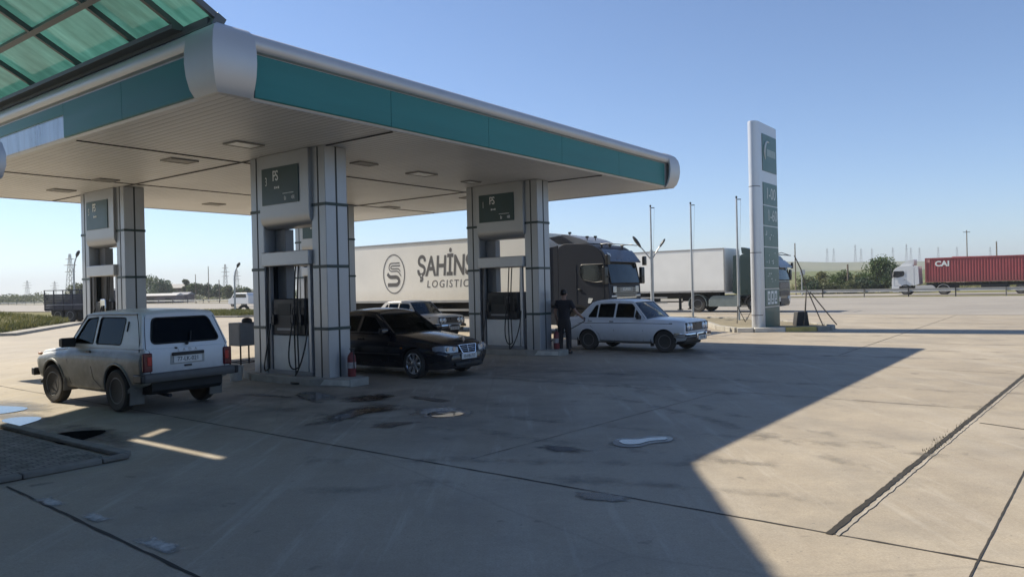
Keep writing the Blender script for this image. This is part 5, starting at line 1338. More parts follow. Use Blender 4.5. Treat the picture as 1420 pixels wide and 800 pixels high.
def tractor(root, paint, dark, roof_top, wheel_x=(-1.38,-5.05), skirts=None, fairing=True, deflector=None, W=2.48, L=2.25):
    h = cab(root, paint, dark, roof_top, W, L)
    mb = MB()
    for sg in (-1,1): mb.box((-3.3, sg*.42, .82), (6.2,.10,.26))
    mb.box((-3.4,0,.72),(1.4,1.5,.3)); mb.box((-5.05,0,1.16),(.9,.9,.1))
    mb.build('chassis', DARKMETAL, root, smooth=0)
    if fairing:
        for sg in (-1,1):
            mb = MB(); mb.prism([(-L-.02,1.05),(-L-.02,roof_top-.05),(-L-.42,roof_top-.12),(-L-.50,1.2)], 'y', sg*(h-.05), sg*(h-.01)); mb.build('side_deflector', paint, root, smooth=0, bevel=.008)
    for sg in (-1,1):
        mb = MB(); mb.prism(round_poly([(-2.35,.36),(-2.35,1.02),(-4.05,1.05),(-4.3,.80),(-4.3,.36)], [.05,.05,.2,.1,.05], 4), 'y', sg*.80, sg*(h-.02)); mb.build('side_skirt', skirts or paint, root, smooth=30, bevel=.02)
        mb = MB(); pts = [(wheel_x[1]+.62*math.cos(a), .52+.62*math.sin(a)) for a in [R(-12+12*k) for k in range(18)]]
        out = pts + [(wheel_x[1]+.58*math.cos(a), .52+.58*math.sin(a)) for a in [R(192-12*k) for k in range(18)]]
        mb.prism(out, 'y', sg*.72, sg*(h-.02)); mb.build('mudguard', mat('lorry mudguard', (.10,.10,.10), .5, 0, .2) if skirts is None else skirts, root, smooth=40)
        mb = MB(); out = [(wheel_x[0]+.64*math.cos(R(a)), .52+.64*math.sin(R(a))) for a in range(0,181,12)] + [(wheel_x[0]+.55*math.cos(R(a)), .52+.55*math.sin(R(a))) for a in range(180,-1,-12)]
        mb.prism(out, 'y', sg*.70, sg*(h+.015)); mb.build('wheel_arch', dark, root, smooth=40)
    lorry_wheels(root, [(wheel_x[0], s*1.06, .51) for s in (-1,1)], [(wheel_x[1], s*1.04, .51) for s in (-1,1)])
    return h
def trailer(root, paint, x0, L=13.6, z0=1.27, z1=4.0, W=2.55, axles=(-9.6,-10.95,-12.3), seams=True):
    h = W/2
    mb = MB(); mb.box((x0-L/2, 0, (z0+z1)/2), (L, W, z1-z0)); bx = mb.build('trailer_box', paint, root, smooth=0, bevel=.035)
    fr = mat('trailer edge rail', (.34,.33,.31), .45, .5, .12)
    mb = MB()
    for sg in (-1,1):
        mb.box((x0-L/2, sg*(h+.006), z1-.05), (L-.02,.02,.09)); mb.box((x0-L/2, sg*(h+.006), z0+.05), (L-.02,.02,.10))
        mb.box((x0-.03, sg*(h+.006), (z0+z1)/2), (.07,.022,z1-z0-.2)); mb.box((x0-L+.03, sg*(h+.006), (z0+z1)/2), (.07,.022,z1-z0-.2))
    mb.build('edge_rail', fr, bx, smooth=0)
    mb = MB()
    for sg in (-1,1): mb.box((x0-L/2-.2, sg*.45, z0-.22), (L-1.0,.12,.36))
    for sg in (-1,1): mb.box((x0-3.2, sg*.8, .62), (.14,.14,1.0)); mb.box((x0-3.2, sg*.8, .16), (.30,.26,.06))
    mb.box((x0-6.3,0,.80),(1.6,2.2,.55)); mb.build('running_gear', DARKMETAL, root, smooth=0, bevel=.01)
    for sg in (-1,1):
        mb = MB(); mb.box((x0-6.4, sg*(h-.05), .62), (5.0,.04,.10)); mb.box((x0-6.4, sg*(h-.05), .95), (5.0,.04,.10)); mb.build('side_guard', fr, root, smooth=0)
    lorry_wheels(root, [(x0+a, s*1.04, .51) for a in axles for s in (-1,1)])
    return bx, h
def front_face(root, h, dark, trim, plate_txt=None, bars=5):
    mb = MB(); mb.box((.012,0,1.60), (.03, 2*h-.62, .42)); g = mb.build('grille', dark, root, bevel=.03)
    mb = MB()
    for k in range(bars): mb.box((.03,0,1.46+.28*k/max(1,bars-1)), (.016, 2*h-.8, .018))
    mb.build('grille_bars', trim, g, smooth=0)
    mb = MB(); mb.box((.02,0,.62), (.05, 2*h-.9, .36)); mb.build('bumper_intake', dark, root, bevel=.02)
    mb = MB(); mb.box((.025,0,1.12), (.03, 2*h-.7, .30)); mb.build('lower_grille', dark, root, bevel=.02)
    return g
# ---- dark grey lorry with the lettered cream trailer
GREYP = mat('dark warm grey lorry paint', (.028,.033,.046), .5, 0, .06, 1.5, spec=.2)
DARKP = mat('lorry black trim', (.014,.014,.016), .4, 0, .15)
CREAM = mat('cream trailer side', (.88,.85,.77), .5, 0, .05, .6, dirt=((.62,.54,.40), 1.9, 1.2, .6))
lo1 = empty('articulated_lorry'); tag(lo1, 'dark grey articulated lorry with cream trailer lettered in grey, passing behind the pumps', 'lorry')
h = tractor(lo1, GREYP, DARKP, 3.50)
g = front_face(lo1, h, DARKP, mat('dull chrome', (.35,.36,.37)))
mb = MB(); mb.box((.034,0,1.70), (.012,1.0,.16)); mb.build('name_plate', mat('grey name plate', (.20,.21,.22), .35, .4, .1), g, bevel=.006)
lettering('badge', 'SCANIA', LETTER, g, (.044,0,1.70), (0,1,0), (0,0,1), .16, .003, 'CENTER', sx=1.1)
for sg in (-1,1):
    mb = MB(); mb.box((.022, sg*(h-.36), 1.70), (.03,.26,.24)); mb.box((.022, sg*(h-.30), 1.45), (.03,.4,.07)); mb.build('upper_lamp', CLR_L, lo1, bevel=.02)
mb = MB(); mb.box((.03,0,1.38), (.03,2*h-.9,.05)); mb.build('chrome_strip', CHROME, lo1, smooth=0)
VIS = mat('blue-grey visor', (.05,.06,.085), .3, .2, .06, coat=.5)
mb = MB(); mb.prism(round_poly([(-.17,2.74),(.05,2.73),(-.02,2.83),(-.34,3.22),(-.42,3.22)], .03, 3), 'y', -h+.02, h-.02); vs = mb.build('sun_visor', VIS, lo1, bevel=.02)
mb = MB(); mb.add([(-.075,-.95,2.93),(-.165,-.85,3.04),(-.22,-1.02,3.10),(-.14,-1.08,3.02)], [(0,1,2,3)]); mb.build('visor_emblem', LETTER, vs, smooth=0)
mb = MB(); mb.prism(round_poly([(-.95,3.48),(-2.2,3.50),(-2.25,3.88),(-2.0,3.86),(-1.3,3.66)], [.02,.02,.05,.1,.3], 4), 'y', -1.02, 1.02); mb.build('roof_deflector', mat('roof deflector grey', (.19,.20,.22), .35, .1, .08), lo1, bevel=.06)
for sg in (-1,1):
    mb = MB(); mb.prism(round_poly([(-1.6,3.46),(-2.3,3.50),(-2.75,3.78),(-2.2,3.84)], .05, 3), 'y', sg*1.0, sg*1.16); mb.build('side_fin', GREYP, lo1, bevel=.02)
for (x, y, s) in ((-.55,-.8,1),(-.55,.8,1),(-.65,0,1)):
    mb = MB(); mb.cyl((x,y,3.30),(x,y,3.42),.04); mb.box((x,y,3.43),(.10,.12,.07)); mb.build('roof_lamp', DARKP, lo1, bevel=.01)
mb = MB(); mb.tube([(-.5,-.95,3.42),(-.2,-.95,3.44),(.02,-.9,3.40)], .02, 6); mb.tube([(-.5,.6,3.42),(.02,.6,3.43)], .02, 6); mb.tube([(.02,-.95,3.40),(.02,.95,3.40)], .02, 6); mb.build('lamp_bar', STEEL, lo1)
for (x, y) in ((-2.1,-.6),(-1.25,-.7),(-1.0,-.5)):
    mb = MB(); mb.cyl((x,y,3.6),(x,y,3.94 if x < -2 else 3.74),.02); mb.box((x,y,3.95 if x < -2 else 3.74),(.10,.08,.08)); mb.build('beacon', DARKP, lo1, smooth=0)
mb = MB(); mb.prism(round_poly([(-.95,1.20),(-.82,1.20),(-.72,1.38),(-.92,1.40)], .03, 2), 'y', -h-.006, -h); mb.build('door_emblem', LETTER, lo1, smooth=0)
bx, th = trailer(lo1, CREAM, -2.95)
TXT = mat('grey trailer lettering', (.125,.12,.115), .6, 0, .06)
yb = -th-.003
# lettering reads towards the cab on the side facing the pumps
lettering('lettering', 'ŞAHİNSOY', TXT, bx, (-9.85, yb, 2.84), (1,0,0), (0,0,1), 1.22, .002, 'LEFT', shear=.10, bold=.028, sx=.73, spacing=.98)
lettering('sub_lettering', 'LOGISTICS', TXT, bx, (-9.25, yb, 2.08), (1,0,0), (0,0,1), .46, .002, 'LEFT', shear=.12, sx=1.0, spacing=1.28)
mb = MB(); cx, cz = -11.3, 2.60
def ell(rx, rz, w, n=48):
    p = [(cx+(rx+w)*math.cos(2*math.pi*k/n), cz+(rz+w)*math.sin(2*math.pi*k/n)) for k in range(n)]
    q = [(cx+rx*math.cos(2*math.pi*k/n), cz+rz*math.sin(2*math.pi*k/n)) for k in range(n)]
    mb.plate(p, [q], 0, .003, lambda u, v, w_: (u, yb-w_, v))
ell(.66, .86, .05)
def sband(pts, w, w1=None):
    P3 = [Vector(p) for p in pts]; L_, R_ = [], []
    for i, p in enumerate(P3):
        d = (P3[min(i+1, len(P3)-1)]-P3[max(i-1, 0)]).normalized(); nn = Vector((-d.y, d.x)); L_.append(p+nn*w/2); R_.append(p-nn*w/2)
    mb.plate([(v.x, v.y) for v in L_ + R_[::-1]], [], 0, .003, lambda u, v, w_: (cx+u*.82, yb-w_, cz+v))
def rr_(pts): return round_poly_open(pts)
def round_poly_open(pts, r=.14, n=5):
    out = [pts[0]]
    for i in range(1, len(pts)-1):
        p = Vector(pts[i]); a = Vector(pts[i-1]); b_ = Vector(pts[i+1]); s_ = p+(a-p).normalized()*min(r,(a-p).length*.48); e_ = p+(b_-p).normalized()*min(r,(b_-p).length*.48)
        for j in range(n+1):
            t_ = j/n; q = s_*(1-t_)**2+p*2*t_*(1-t_)+e_*t_*t_; out.append((q.x, q.y))
    return out + [pts[-1]]
S1 = round_poly_open([(.46,.50),(-.30,.50),(-.42,.28),(-.28,.13),(.34,.13),(.56,-.10)])
sband(S1, .05); S1b = round_poly_open([(.50,.38),(-.18,.38),(-.26,.28),(-.18,.24),(.40,.24),(.50,.10)]); sband(S1b, .05)
S2 = round_poly_open([(-.52,.02),(-.34,-.14),(.28,-.14),(.44,-.32),(.28,-.50),(-.50,-.50)]); sband(S2, .17)
mb.build('emblem', TXT, bx, smooth=0)
p_ = Vector((3.62, 27.8)) + Vector((AX, AY))*h
lo1.location = (p_.x, p_.y, 0); lo1.rotation_euler.z = R(DEG_MB)
# ---- lorry with pale box and dark green cab, on the road
GRN = mat('dark green lorry paint', (.014,.036,.034), .3, .1, .08, coat=.5)
PALEB = mat('pale grey trailer side', (.88,.87,.81), .5, 0, .05, .7, dirt=((.5,.47,.4), 2.0, 1.2, .5))
SKIRT = mat('silver green skirt', (.20,.235,.225), .35, .3, .1)
lo2 = empty('articulated_lorry'); tag(lo2, 'articulated lorry with plain pale trailer and dark green cab behind the price totem', 'lorry')
h = tractor(lo2, GRN, DARKP, 3.60, skirts=SKIRT)
front_face(lo2, h, DARKP, mat('dull chrome', (.35,.36,.37)), bars=6)
mb = MB(); mb.prism(round_poly([(-.15,2.76),(.16,2.66),(.10,2.80),(-.30,3.15)], .03, 3), 'y', -h+.02, h-.02); mb.build('sun_visor', VIS, lo2, bevel=.02)
mb = MB(); mb.prism(round_poly([(-.9,3.56),(-2.2,3.60),(-2.25,3.98),(-2.0,3.96)], [.02,.02,.05,.2], 4), 'y', -1.0, 1.0); mb.build('roof_deflector', GRN, lo2, bevel=.06)
mb = MB()
for y in (-.95,.95): mb.tube([(-.9,y,3.52),(-.4,y,3.62),(.1,y,3.42)], .025, 6)
mb.tube([(.1,-1.1,3.42),(.1,1.1,3.42)], .03, 6); mb.tube([(-.5,-.8,3.55),(-.5,-.8,4.2)], .02, 5); mb.build('lamp_bar', DARKP, lo2)
bx, th = trailer(lo2, PALEB, -3.2)
fp = Vector((15.75, 44.5)) + Vector((AX, AY))*h
lo2.location = (fp.x, fp.y, .006); lo2.rotation_euler.z = R(DEG_MB)
# ---- red container lorry on the far carriageway
WHT = mat('white lorry paint', (.66,.67,.68), .35, 0, .04, coat=.4)
REDC = mat('faded red container', (.30,.055,.062), .6, 0, .12, 1.0, dirt=((.16,.07,.06), 2.3, 1.2, .7))
lo3 = empty('articulated_lorry'); tag(lo3, 'white-cabbed lorry pulling a long red shipping container on the far road', 'lorry')
h = tractor(lo3, WHT, DARKP, 3.30, skirts=mat('white skirt', (.45,.45,.45), .5, 0, .08))
front_face(lo3, h, mat('pale grille', (.40,.41,.42), .5, 0, .1), DARKP)
mb = MB(); mb.prism(round_poly([(-.8,3.26),(-2.2,3.30),(-2.25,3.95),(-2.0,3.93),(-1.3,3.66)], [.02,.02,.05,.15,.3], 4), 'y', -1.05, 1.05); mb.build('roof_deflector', WHT, lo3, bevel=.08)
mb = MB(); x0, L, n = -3.35, 12.2, 44; hw = 1.22
pts = []
for sg in (1,-1):
    row = []
    for k in range(n):
        a = x0-.12-(L-.24)*k/n; s = (L-.24)/n
        row += [(a, sg*hw), (a-s*.35, sg*hw), (a-s*.5, sg*(hw-.036)), (a-s*.85, sg*(hw-.036))]
    pts += row if sg > 0 else row[::-1]
mb.prism(pts, 'z', 1.48, 3.92); co = mb.build('container', REDC, lo3, smooth=0)
mb = MB()
for sg in (-1,1):
    for z in (1.42, 3.95): mb.box((x0-L/2, sg*(hw-.02), z), (L,.10,.13))
    for x in (x0-.06, x0-L+.06): mb.box((x, sg*(hw-.03), 2.7), (.13,.13,2.6))
mb.box((x0-L/2,0,1.40),(L,2.3,.08)); mb.box((x0-L/2,0,3.965),(L-.1,2.3,.05)); mb.build('container_frame', REDC, co, smooth=0)
lettering('lettering', 'CAI', LETTER, co, (x0-.95, hw+.006, 3.34), (-1,0,0), (0,0,1), .78, .004, 'LEFT', bold=.03, sx=1.1)
mb = MB(); mb.box((x0-.25, hw+.008, 3.72), (.46,.012,.40)); mb.build('corner_patch', mat('faded pink patch', (.55,.25,.23), .6, 0, .1), co, smooth=0)
mb = MB()
for sg in (-1,1): mb.box((x0-L/2, sg*.45, 1.12), (L,.14,.34))
for k in range(5): mb.box((x0-1.2-2.4*k, 0, 1.20), (.14,2.35,.18))
mb.box((x0-6.4,0,.8),(2.4,2.2,.5)); mb.build('trailer_chassis', DARKMETAL, lo3, smooth=0)
lorry_wheels(lo3, [(x0+a, s*1.04, .51) for a in (-8.7,-10.0,-11.3) for s in (-1,1)])
fp = Vector((43.6, 85.6))
lo3.location = (fp.x, fp.y, -.02); lo3.rotation_euler.z = R(DEG_B)
# ---- dark stake-sided lorry at the far left
lo4 = empty('stake_lorry'); tag(lo4, 'dark slatted open-sided lorry parked beyond the grass verge at far left', 'lorry')
DB = mat('dark weathered boards', (.055,.055,.07), .75, 0, .25, 2)
mb = MB()
for sg in (-1,1):
    for k in range(7): mb.box((0, sg*1.2, 1.02+.17*k), (5.2,.04,.155))
for x in (-2.6,2.6):
    for k in range(7): mb.box((x, 0, 1.02+.17*k), (.04,2.4,.155))
mb.build('side_boards', DB, lo4, smooth=0)
mb = MB()
for x in (-2.55,-1.7,-.85,0,.85,1.7,2.55):
    for sg in (-1,1): mb.box((x, sg*1.235, 1.65), (.06,.05,1.5))
for sg in (-1,1): mb.box((0, sg*1.235, 2.42), (5.2,.05,.05))
for x in (-2.55,2.55): mb.box((x,0,2.42),(.05,2.5,.05))
mb.build('stake_frame', DB, lo4, smooth=0)
mb = MB(); mb.box((0,1.262,1.32),(4.7,.01,.035)); mb.box((0,-1.262,1.32),(4.7,.01,.035)); mb.build('pale_strip', mat('pale strip', (.40,.40,.43), .5, 0, .2), lo4, smooth=0)
mb = MB(); mb.box((0,0,.90),(5.2,2.3,.10)); mb.box((0,0,.70),(5.5,.9,.30)); mb.box((.2,0,.55),(1.9,1.9,.5)); mb.build('chassis', DARKMETAL, lo4, smooth=0)
mb = MB(); mb.prism(round_poly([(2.75,.55),(2.75,2.3),(3.75,2.35),(4.0,1.5),(4.55,1.4),(4.6,.55)], [.03,.1,.15,.05,.15,.05], 4), 'y', -1.1, 1.1); mb.build('cab', DB, lo4, bevel=.05)
lorry_wheels(lo4, [(3.75, s*.95, .51) for s in (-1,1)], [(x, s*.98, .51) for x in (-1.5,-.35) for s in (-1,1)])
lo4.location = (-32.9, 57.8, 0); lo4.rotation_euler.z = R(-14)

# ------------------------------------------------------------------ guard rails
def guardrail(lb, a, b0, b1, step=4.0, zo=0.0):
    n = int(abs(b1-b0)/step); r = empty('guard_rail', ab(a, b0, zo), STATION_ROT+math.pi/2); tag(r, lb, 'guard rail', 'steel guard rails along the road')
    L = abs(b1-b0)
    pr = [(-.04,.42),(.0,.47),(.03,.52),(-.01,.57),(.03,.62),(0,.67),(-.04,.72),(-.05,.72),(-.02,.67),(.01,.62),(-.03,.57),(.01,.52),(-.02,.47),(-.05,.42)]
    mb = MB(); mb.prism([(-p[0], p[1]+.12) for p in pr], 'x', 0, L); mb.build('beam', mat('weathered rail steel', (.44,.44,.42), .5, .5, .15, .3), r, smooth=30)
    for i in range(min(n, 99)+1):
        mb = MB(); mb.box((L*i/n, .07, .40), (.10,.06,.88)); mb.build('post', DARKMETAL if i % 3 else mat('rail post', (.16,.15,.13), .6, .3, .2), r, smooth=0)
guardrail('steel guard rail along the far side of the road beyond the red lorry gap', 77.0, -90, 40)
guardrail('steel guard rail far off at the left, beyond the off-roader', 79.0, 44, 260, 6.0)

# ------------------------------------------------------------------ plants
LEAF1 = leaf_mat('mid green leaves', (.030,.065,.016), (.085,.13,.032))
LEAF2 = leaf_mat('dull green leaves', (.055,.075,.03), (.12,.135,.055))
LEAF3 = leaf_mat('dark blue green leaves', (.022,.05,.026), (.06,.095,.045))
LEAF4 = leaf_mat('dry yellow green leaves', (.085,.10,.03), (.17,.165,.06))
BARK = mat('tree bark', (.10,.08,.06), .9, 0, .3, 4, .5, 20)
def leaves(mb, c, rad, n, size, rnd, hollow=.35):
    for _ in range(n):
        while True:
            v = Vector((rnd.uniform(-1,1), rnd.uniform(-1,1), rnd.uniform(-1,1)))
            if hollow < v.length < 1: break
        p = Vector((c[0]+v.x*rad[0], c[1]+v.y*rad[1], c[2]+v.z*rad[2]))
        a = Vector((rnd.gauss(0,1), rnd.gauss(0,1), rnd.gauss(0,.7))).normalized(); b = a.cross(Vector((rnd.gauss(0,1), rnd.gauss(0,1), rnd.gauss(0,1)))).normalized()
        s = size*rnd.uniform(.6,1.4)
        mb.add([p-a*s, p+b*s*.5, p+a*s, p-b*s*.5], [(0,1,2,3)])
def tree(name, lb, x, y, h, w, lm, seed, n=1400, size=.16, trunk=.28, cat='tree', group=None, z=0.0, blobs=11):
    rnd = random.Random(seed); r = empty(name, (x, y, z)); tag(r, lb, cat, group)
    mb = MB(); th = h*trunk
    mb.tube([(0,0,-.1),(rnd.uniform(-.1,.1),0,th*.6),(rnd.uniform(-.2,.2),rnd.uniform(-.2,.2),h*.55)], [h*.028, h*.022, h*.010], 8)
    cs = []
    for k in range(blobs):
        t_ = rnd.uniform(0,1); ang = rnd.uniform(0, 6.28); zz = th + (h-th)*(.12+.76*t_); rr = w*.5*math.sqrt(max(.05, 1-(2*t_-.85)**2))*rnd.uniform(.25,.8)
        c = (rr*math.cos(ang), rr*math.sin(ang), zz); cs.append(c)
        mb.tube([(0,0,min(h*.5, zz*.6)), (c[0]*.5, c[1]*.5, zz*.85), c], [h*.010, h*.007, h*.003], 5)
    mb.build('trunk', BARK, r)
    mb = MB()
    for c in cs:
        q = rnd.uniform(.20,.34)*w; leaves(mb, c, (q, q, q*.75*rnd.uniform(.8,1.2)), n//blobs, size, rnd)
    mb.build('crown', lm, r, smooth=0, fix=False)
    return r
def gx(px, D): return (px-710)/1040*D
# right: leafy tree and scrub beyond the road
tree('leafy_tree', 'large leafy green tree just ahead of the white-cabbed lorry', gx(1222,104), 104, 4.4, 5.4, LEAF1, 5, 5200, .17, .10, blobs=26)
tree('leafy_tree', 'darker leafy tree touching the front of the white-cabbed lorry', gx(1243,101), 101, 3.4, 3.6, LEAF3, 8, 2600, .16, .10, blobs=18)
for i, (px, D, h_, w_, lm, lb) in enumerate((
    (1118,112,1.9,4.0,LEAF2,'grey-green bush right beside the dark green lorry cab'),(1140,118,2.6,3.6,LEAF4,'yellow-green bush second from the dark green lorry cab'),
    (1160,110,2.0,3.4,LEAF2,'dull round bush left of the dark pole beyond the road'),(1172,106,2.7,3.4,LEAF1,'taller green bush at the foot of the dark pole beyond the road'),
    (1190,115,2.3,3.6,LEAF4,'yellowish bush between the dark pole and the leafy tree'),(1200,103,1.7,3.6,LEAF3,'low dark bush under the leafy tree'),
    (1128,104,1.1,3.0,LEAF3,'low dark scrub above the rail near the green lorry cab'),(1150,103,1.1,3.2,LEAF2,'low grey scrub above the rail'),
    (1180,102,1.3,3.0,LEAF2,'low scrub clump above the rail, left of the dark bush'))):
    tree('bush', lb, gx(px,D), D, h_*1.15, w_, lm, 30+i, 1500, .15, .05, 'bush', 'scrub beyond the road', blobs=12)
for i, (px, D, h_, w_) in enumerate(((1300,150,3.2,4),(1352,160,3.4,4.5),(1400,150,3.4,4),(1440,150,3.6,5),(1480,150,4,5))):
    tree('bush', ('dark bush behind the front of the red container','dark bush behind the middle of the red container','dark bush behind the right part of the red container','dark bush beyond the frame edge','dark bush beyond the frame edge')[i], gx(px,D), D, h_*1.3, w_, LEAF3, 60+i, 900, .2, .1, 'bush', 'bushes behind the red container', blobs=10)
# left: trees and sheds far beyond the road
TL = [(208,190,6.6,6.2,LEAF1,'leafy tree rising just right of the left pylon'),(222,186,6.2,5.6,LEAF3,'dark leafy tree beside the long shed roof'),(232,200,5.0,5,LEAF1,'smaller green tree at the end of the pair left of the sheds'),
      (258,200,6.4,2.8,LEAF2,'slim poplar-like tree, tallest left of the middle pole'),(268,195,4.8,3.4,LEAF1,'round tree right of the slim tall tree'),(277,205,4.6,3.0,LEAF2,'pale tree under the thin dark pole'),(288,198,4.4,3.6,LEAF3,'dark tree right of the thin dark pole'),
      (301,196,4.4,4.2,LEAF3,'broad dark tree at the foot of the short stump pole'),(316,190,3.6,3.6,LEAF2,'low dull tree left of the curved lamp'),(332,200,3.2,4.6,LEAF2,'low spreading tree right of the curved lamp'),(341,196,3.0,3.4,LEAF1,'small green tree against the middle pylon'),
      (108,150,4.4,5.5,LEAF2,'round grey-green tree behind the stake-sided lorry'),(117,155,4.0,4.0,LEAF1,'small tree peeping out left of the left pylon')]
for i, (px, D, h_, w_, lm, lb) in enumerate(TL):
    tree('roadside_tree', lb, gx(px,D), D, h_, w_, lm, 100+i, 1500, .24, .22, 'tree', 'trees far beyond the road at left', blobs=14)
mb = MB(); rnd = random.Random(77)
for k in range(170):
    px = rnd.uniform(-160, 62); D = rnd.uniform(250, 300); leaves(mb, (gx(px,D), D, rnd.uniform(.8,2.0)), (2.6,2.6,1.7*rnd.uniform(.7,1.3)), 60, .4, rnd, .2)
tag(mb.build('distant_woods', LEAF2, smooth=0, fix=False), kind='stuff')
mb = MB()
for k in range(260):
    px = rnd.uniform(195, 700); D = rnd.uniform(240, 330); leaves(mb, (gx(px,D), D, rnd.uniform(.4,1.3)), (3,3,1.0*rnd.uniform(.7,1.3)), 40, .4, rnd, .2)
tag(mb.build('distant_scrub', LEAF2, smooth=0, fix=False), kind='stuff')
mb = MB()
for k in range(330):
    px = rnd.uniform(1085, 1600); D = rnd.uniform(108, 190); leaves(mb, (gx(px,D), D, rnd.uniform(.0,.5)), (2.2,2.2,.55*rnd.uniform(.5,1.4)), 46, .16, rnd, .1)
tag(mb.build('roadside_undergrowth', LEAF4, smooth=0, fix=False), kind='stuff')
# sheds
def shed(lb, px, D, w, d, h, roofc, wallc):
    r = empty('shed', (gx(px,D), D, -.05)); tag(r, lb, 'shed', 'low sheds far beyond the road')
    mb = MB(); mb.box((0,0,h*.4),(w,d,h*.8)); wl = mb.build('wall', mat('shed wall '+str(wallc[0]), wallc, .9, 0, .15), r, smooth=0)
    mb = MB(); mb.prism([(-d*.6,h*.78),(d*.6,h*.78),(0,h*1.02)], 'x', -w*.53, w*.53); mb.build('roof', mat('shed roof '+str(roofc[0]), roofc, .7, .1, .15), r, smooth=0)
    mb = MB(); mb.box((w*.1,-d/2-.02,h*.28),(1.6,.06,h*.5)); mb.build('door', DARKMETAL, r, smooth=0)
shed('long brown-walled shed with pale roof right of the leafy pair', 240, 215, 9, 8, 4.9, (.34,.33,.31), (.12,.085,.075))
shed('low shed with white roof just right of the left pylon', 212, 182, 4.6, 4, 2.3, (.48,.48,.48), (.12,.08,.08))
shed('low shed with white roof in front of the long brown shed', 236, 180, 4.6, 4, 2.3, (.5,.5,.49), (.13,.10,.11))
shed('small grey shed half hidden by the trees', 253, 190, 4.4, 4, 2.5, (.26,.27,.30), (.13,.13,.16))
shed('red-roofed long shed visible above the red container', 1360, 230, 16, 10, 8.0, (.25,.06,.06), (.2,.15,.13))
# verges
def grass_clump(mb, x, y, z, h, rnd):
    for _ in range(3):
        a = rnd.uniform(0,6.28); w_ = rnd.uniform(.015,.035)*(h/.2)**.5; l = rnd.uniform(.2,.6)*h
        dx, dy = math.cos(a), math.sin(a); bx_, by_ = x+rnd.uniform(-.06,.06), y+rnd.uniform(-.06,.06)
        mb.add([(bx_-dy*w_, by_+dx*w_, z-.02),(bx_+dy*w_, by_-dx*w_, z-.02),(bx_+dx*l, by_+dy*l, z+h*rnd.uniform(.6,1.1))], [(0,1,2)])
VERGE = terrain()
def verge(name, poly, hgt, n, gh, lm, seed, kerb=None):
    rnd = random.Random(seed); cx_ = sum(p[0] for p in poly)/len(poly); cy_ = sum(p[1] for p in poly)/len(poly); rows = []
    for t_, z in ((1,.10),(.985,.13),(.85,.13+hgt*.5),(.65,.13+hgt*.85),(.4,.13+hgt),(.1,.13+hgt*1.02)):
        rows.append([(cx_+(p[0]-cx_)*t_, cy_+(p[1]-cy_)*t_, z+(rnd.uniform(-.06,.06) if t_ < .95 else 0)) for p in poly])
    mb = MB(); mb.loft([[(p[0],p[1],-.05) for p in poly]]+rows); tag(mb.build(name, VERGE, smooth=50), kind='structure')
    mb = MB()
    for _ in range(n):
        i = rnd.randrange(len(poly)); t_ = rnd.uniform(0,1); p = Vector(poly[i]).lerp(Vector(poly[(i+1) % len(poly)]), t_); s_ = math.sqrt(rnd.uniform(.0,.96))
        z = .13+hgt*(1.02 if s_ < .4 else (1-s_)/.6*1.0)
        grass_clump(mb, cx_+(p.x-cx_)*s_, cy_+(p.y-cy_)*s_, z, gh*rnd.uniform(.5,1.3), rnd)
    tag(mb.build('grass', lm, smooth=0, fix=False), kind='stuff')
GRS = leaf_mat('verge grass', (.075,.095,.022), (.20,.185,.055), .25)
v1 = [(-25.9,37.9),(-27.1,41.5),(-28.4,45.4),(-29.8,49.8),(-31.0,52.8),(-33.0,54.2),(-40,57.5),(-52,66),(-62,68),(-66,55),(-50,38),(-36,30),(-28,32)]
verge('verge', v1, .75, 15000, .34, GRS, 1)
v2_ = [(-31.5,63.5),(-27,61.5),(-21.5,58.8),(-19.4,59.5),(-21.5,66),(-25.5,72.5),(-34,77.5),(-37,73)]
verge('verge', v2_, .10, 6000, .26, GRS, 2)
KS = mat('verge kerb concrete', (.34,.32,.28), .9, 0, .2, 1.5)
kr = empty('verge_kerb', (0,0,0)); tag(kr, 'low concrete kerb along the grass verge at far left', 'kerb', 'kerbs along the verges')
mb = MB()
for i in range(4):
    a, b_ = Vector(v1[i]), Vector(v1[i+1]); d = b_-a; c = (a+b_)/2 + Vector((.35,-.1)); mb.box((c.x, c.y, .05), (d.length, .9, .18), Matrix.Rotation(math.atan2(d.y,d.x), 3, 'Z'))
mb.build('kerb_stone', KS, kr, smooth=0, bevel=.02)
kr = empty('verge_kerb', (0,0,0)); tag(kr, 'low concrete kerb of the grass strip with the half-buried tyres', 'kerb', 'kerbs along the verges')
mb = MB()
for i in range(3):
    a, b_ = Vector(v2_[i]), Vector(v2_[i+1]); d = b_-a; c = (a+b_)/2 + Vector((.12,-.2)); mb.box((c.x, c.y, .05), (d.length, .3, .18), Matrix.Rotation(math.atan2(d.y,d.x), 3, 'Z'))
mb.build('kerb_stone', KS, kr, smooth=0, bevel=.02)
# weeds in the open joint
mb = MB(); rnd = random.Random(12)
for k in range(70):
    a = rnd.choice((rnd.gauss(4.2,.7), rnd.uniform(1.2,9), rnd.gauss(3.2,.25))); q = ab(a, -8.45-1.35*(a+.42)/22.4 + rnd.uniform(-.03,.05)); grass_clump(mb, q.x, q.y, .01, rnd.uniform(.006,.018), rnd)
tag(mb.build('weeds', mat('dry weeds', (.07,.065,.035), .9, 0, .3), smooth=0, fix=False), kind='stuff')
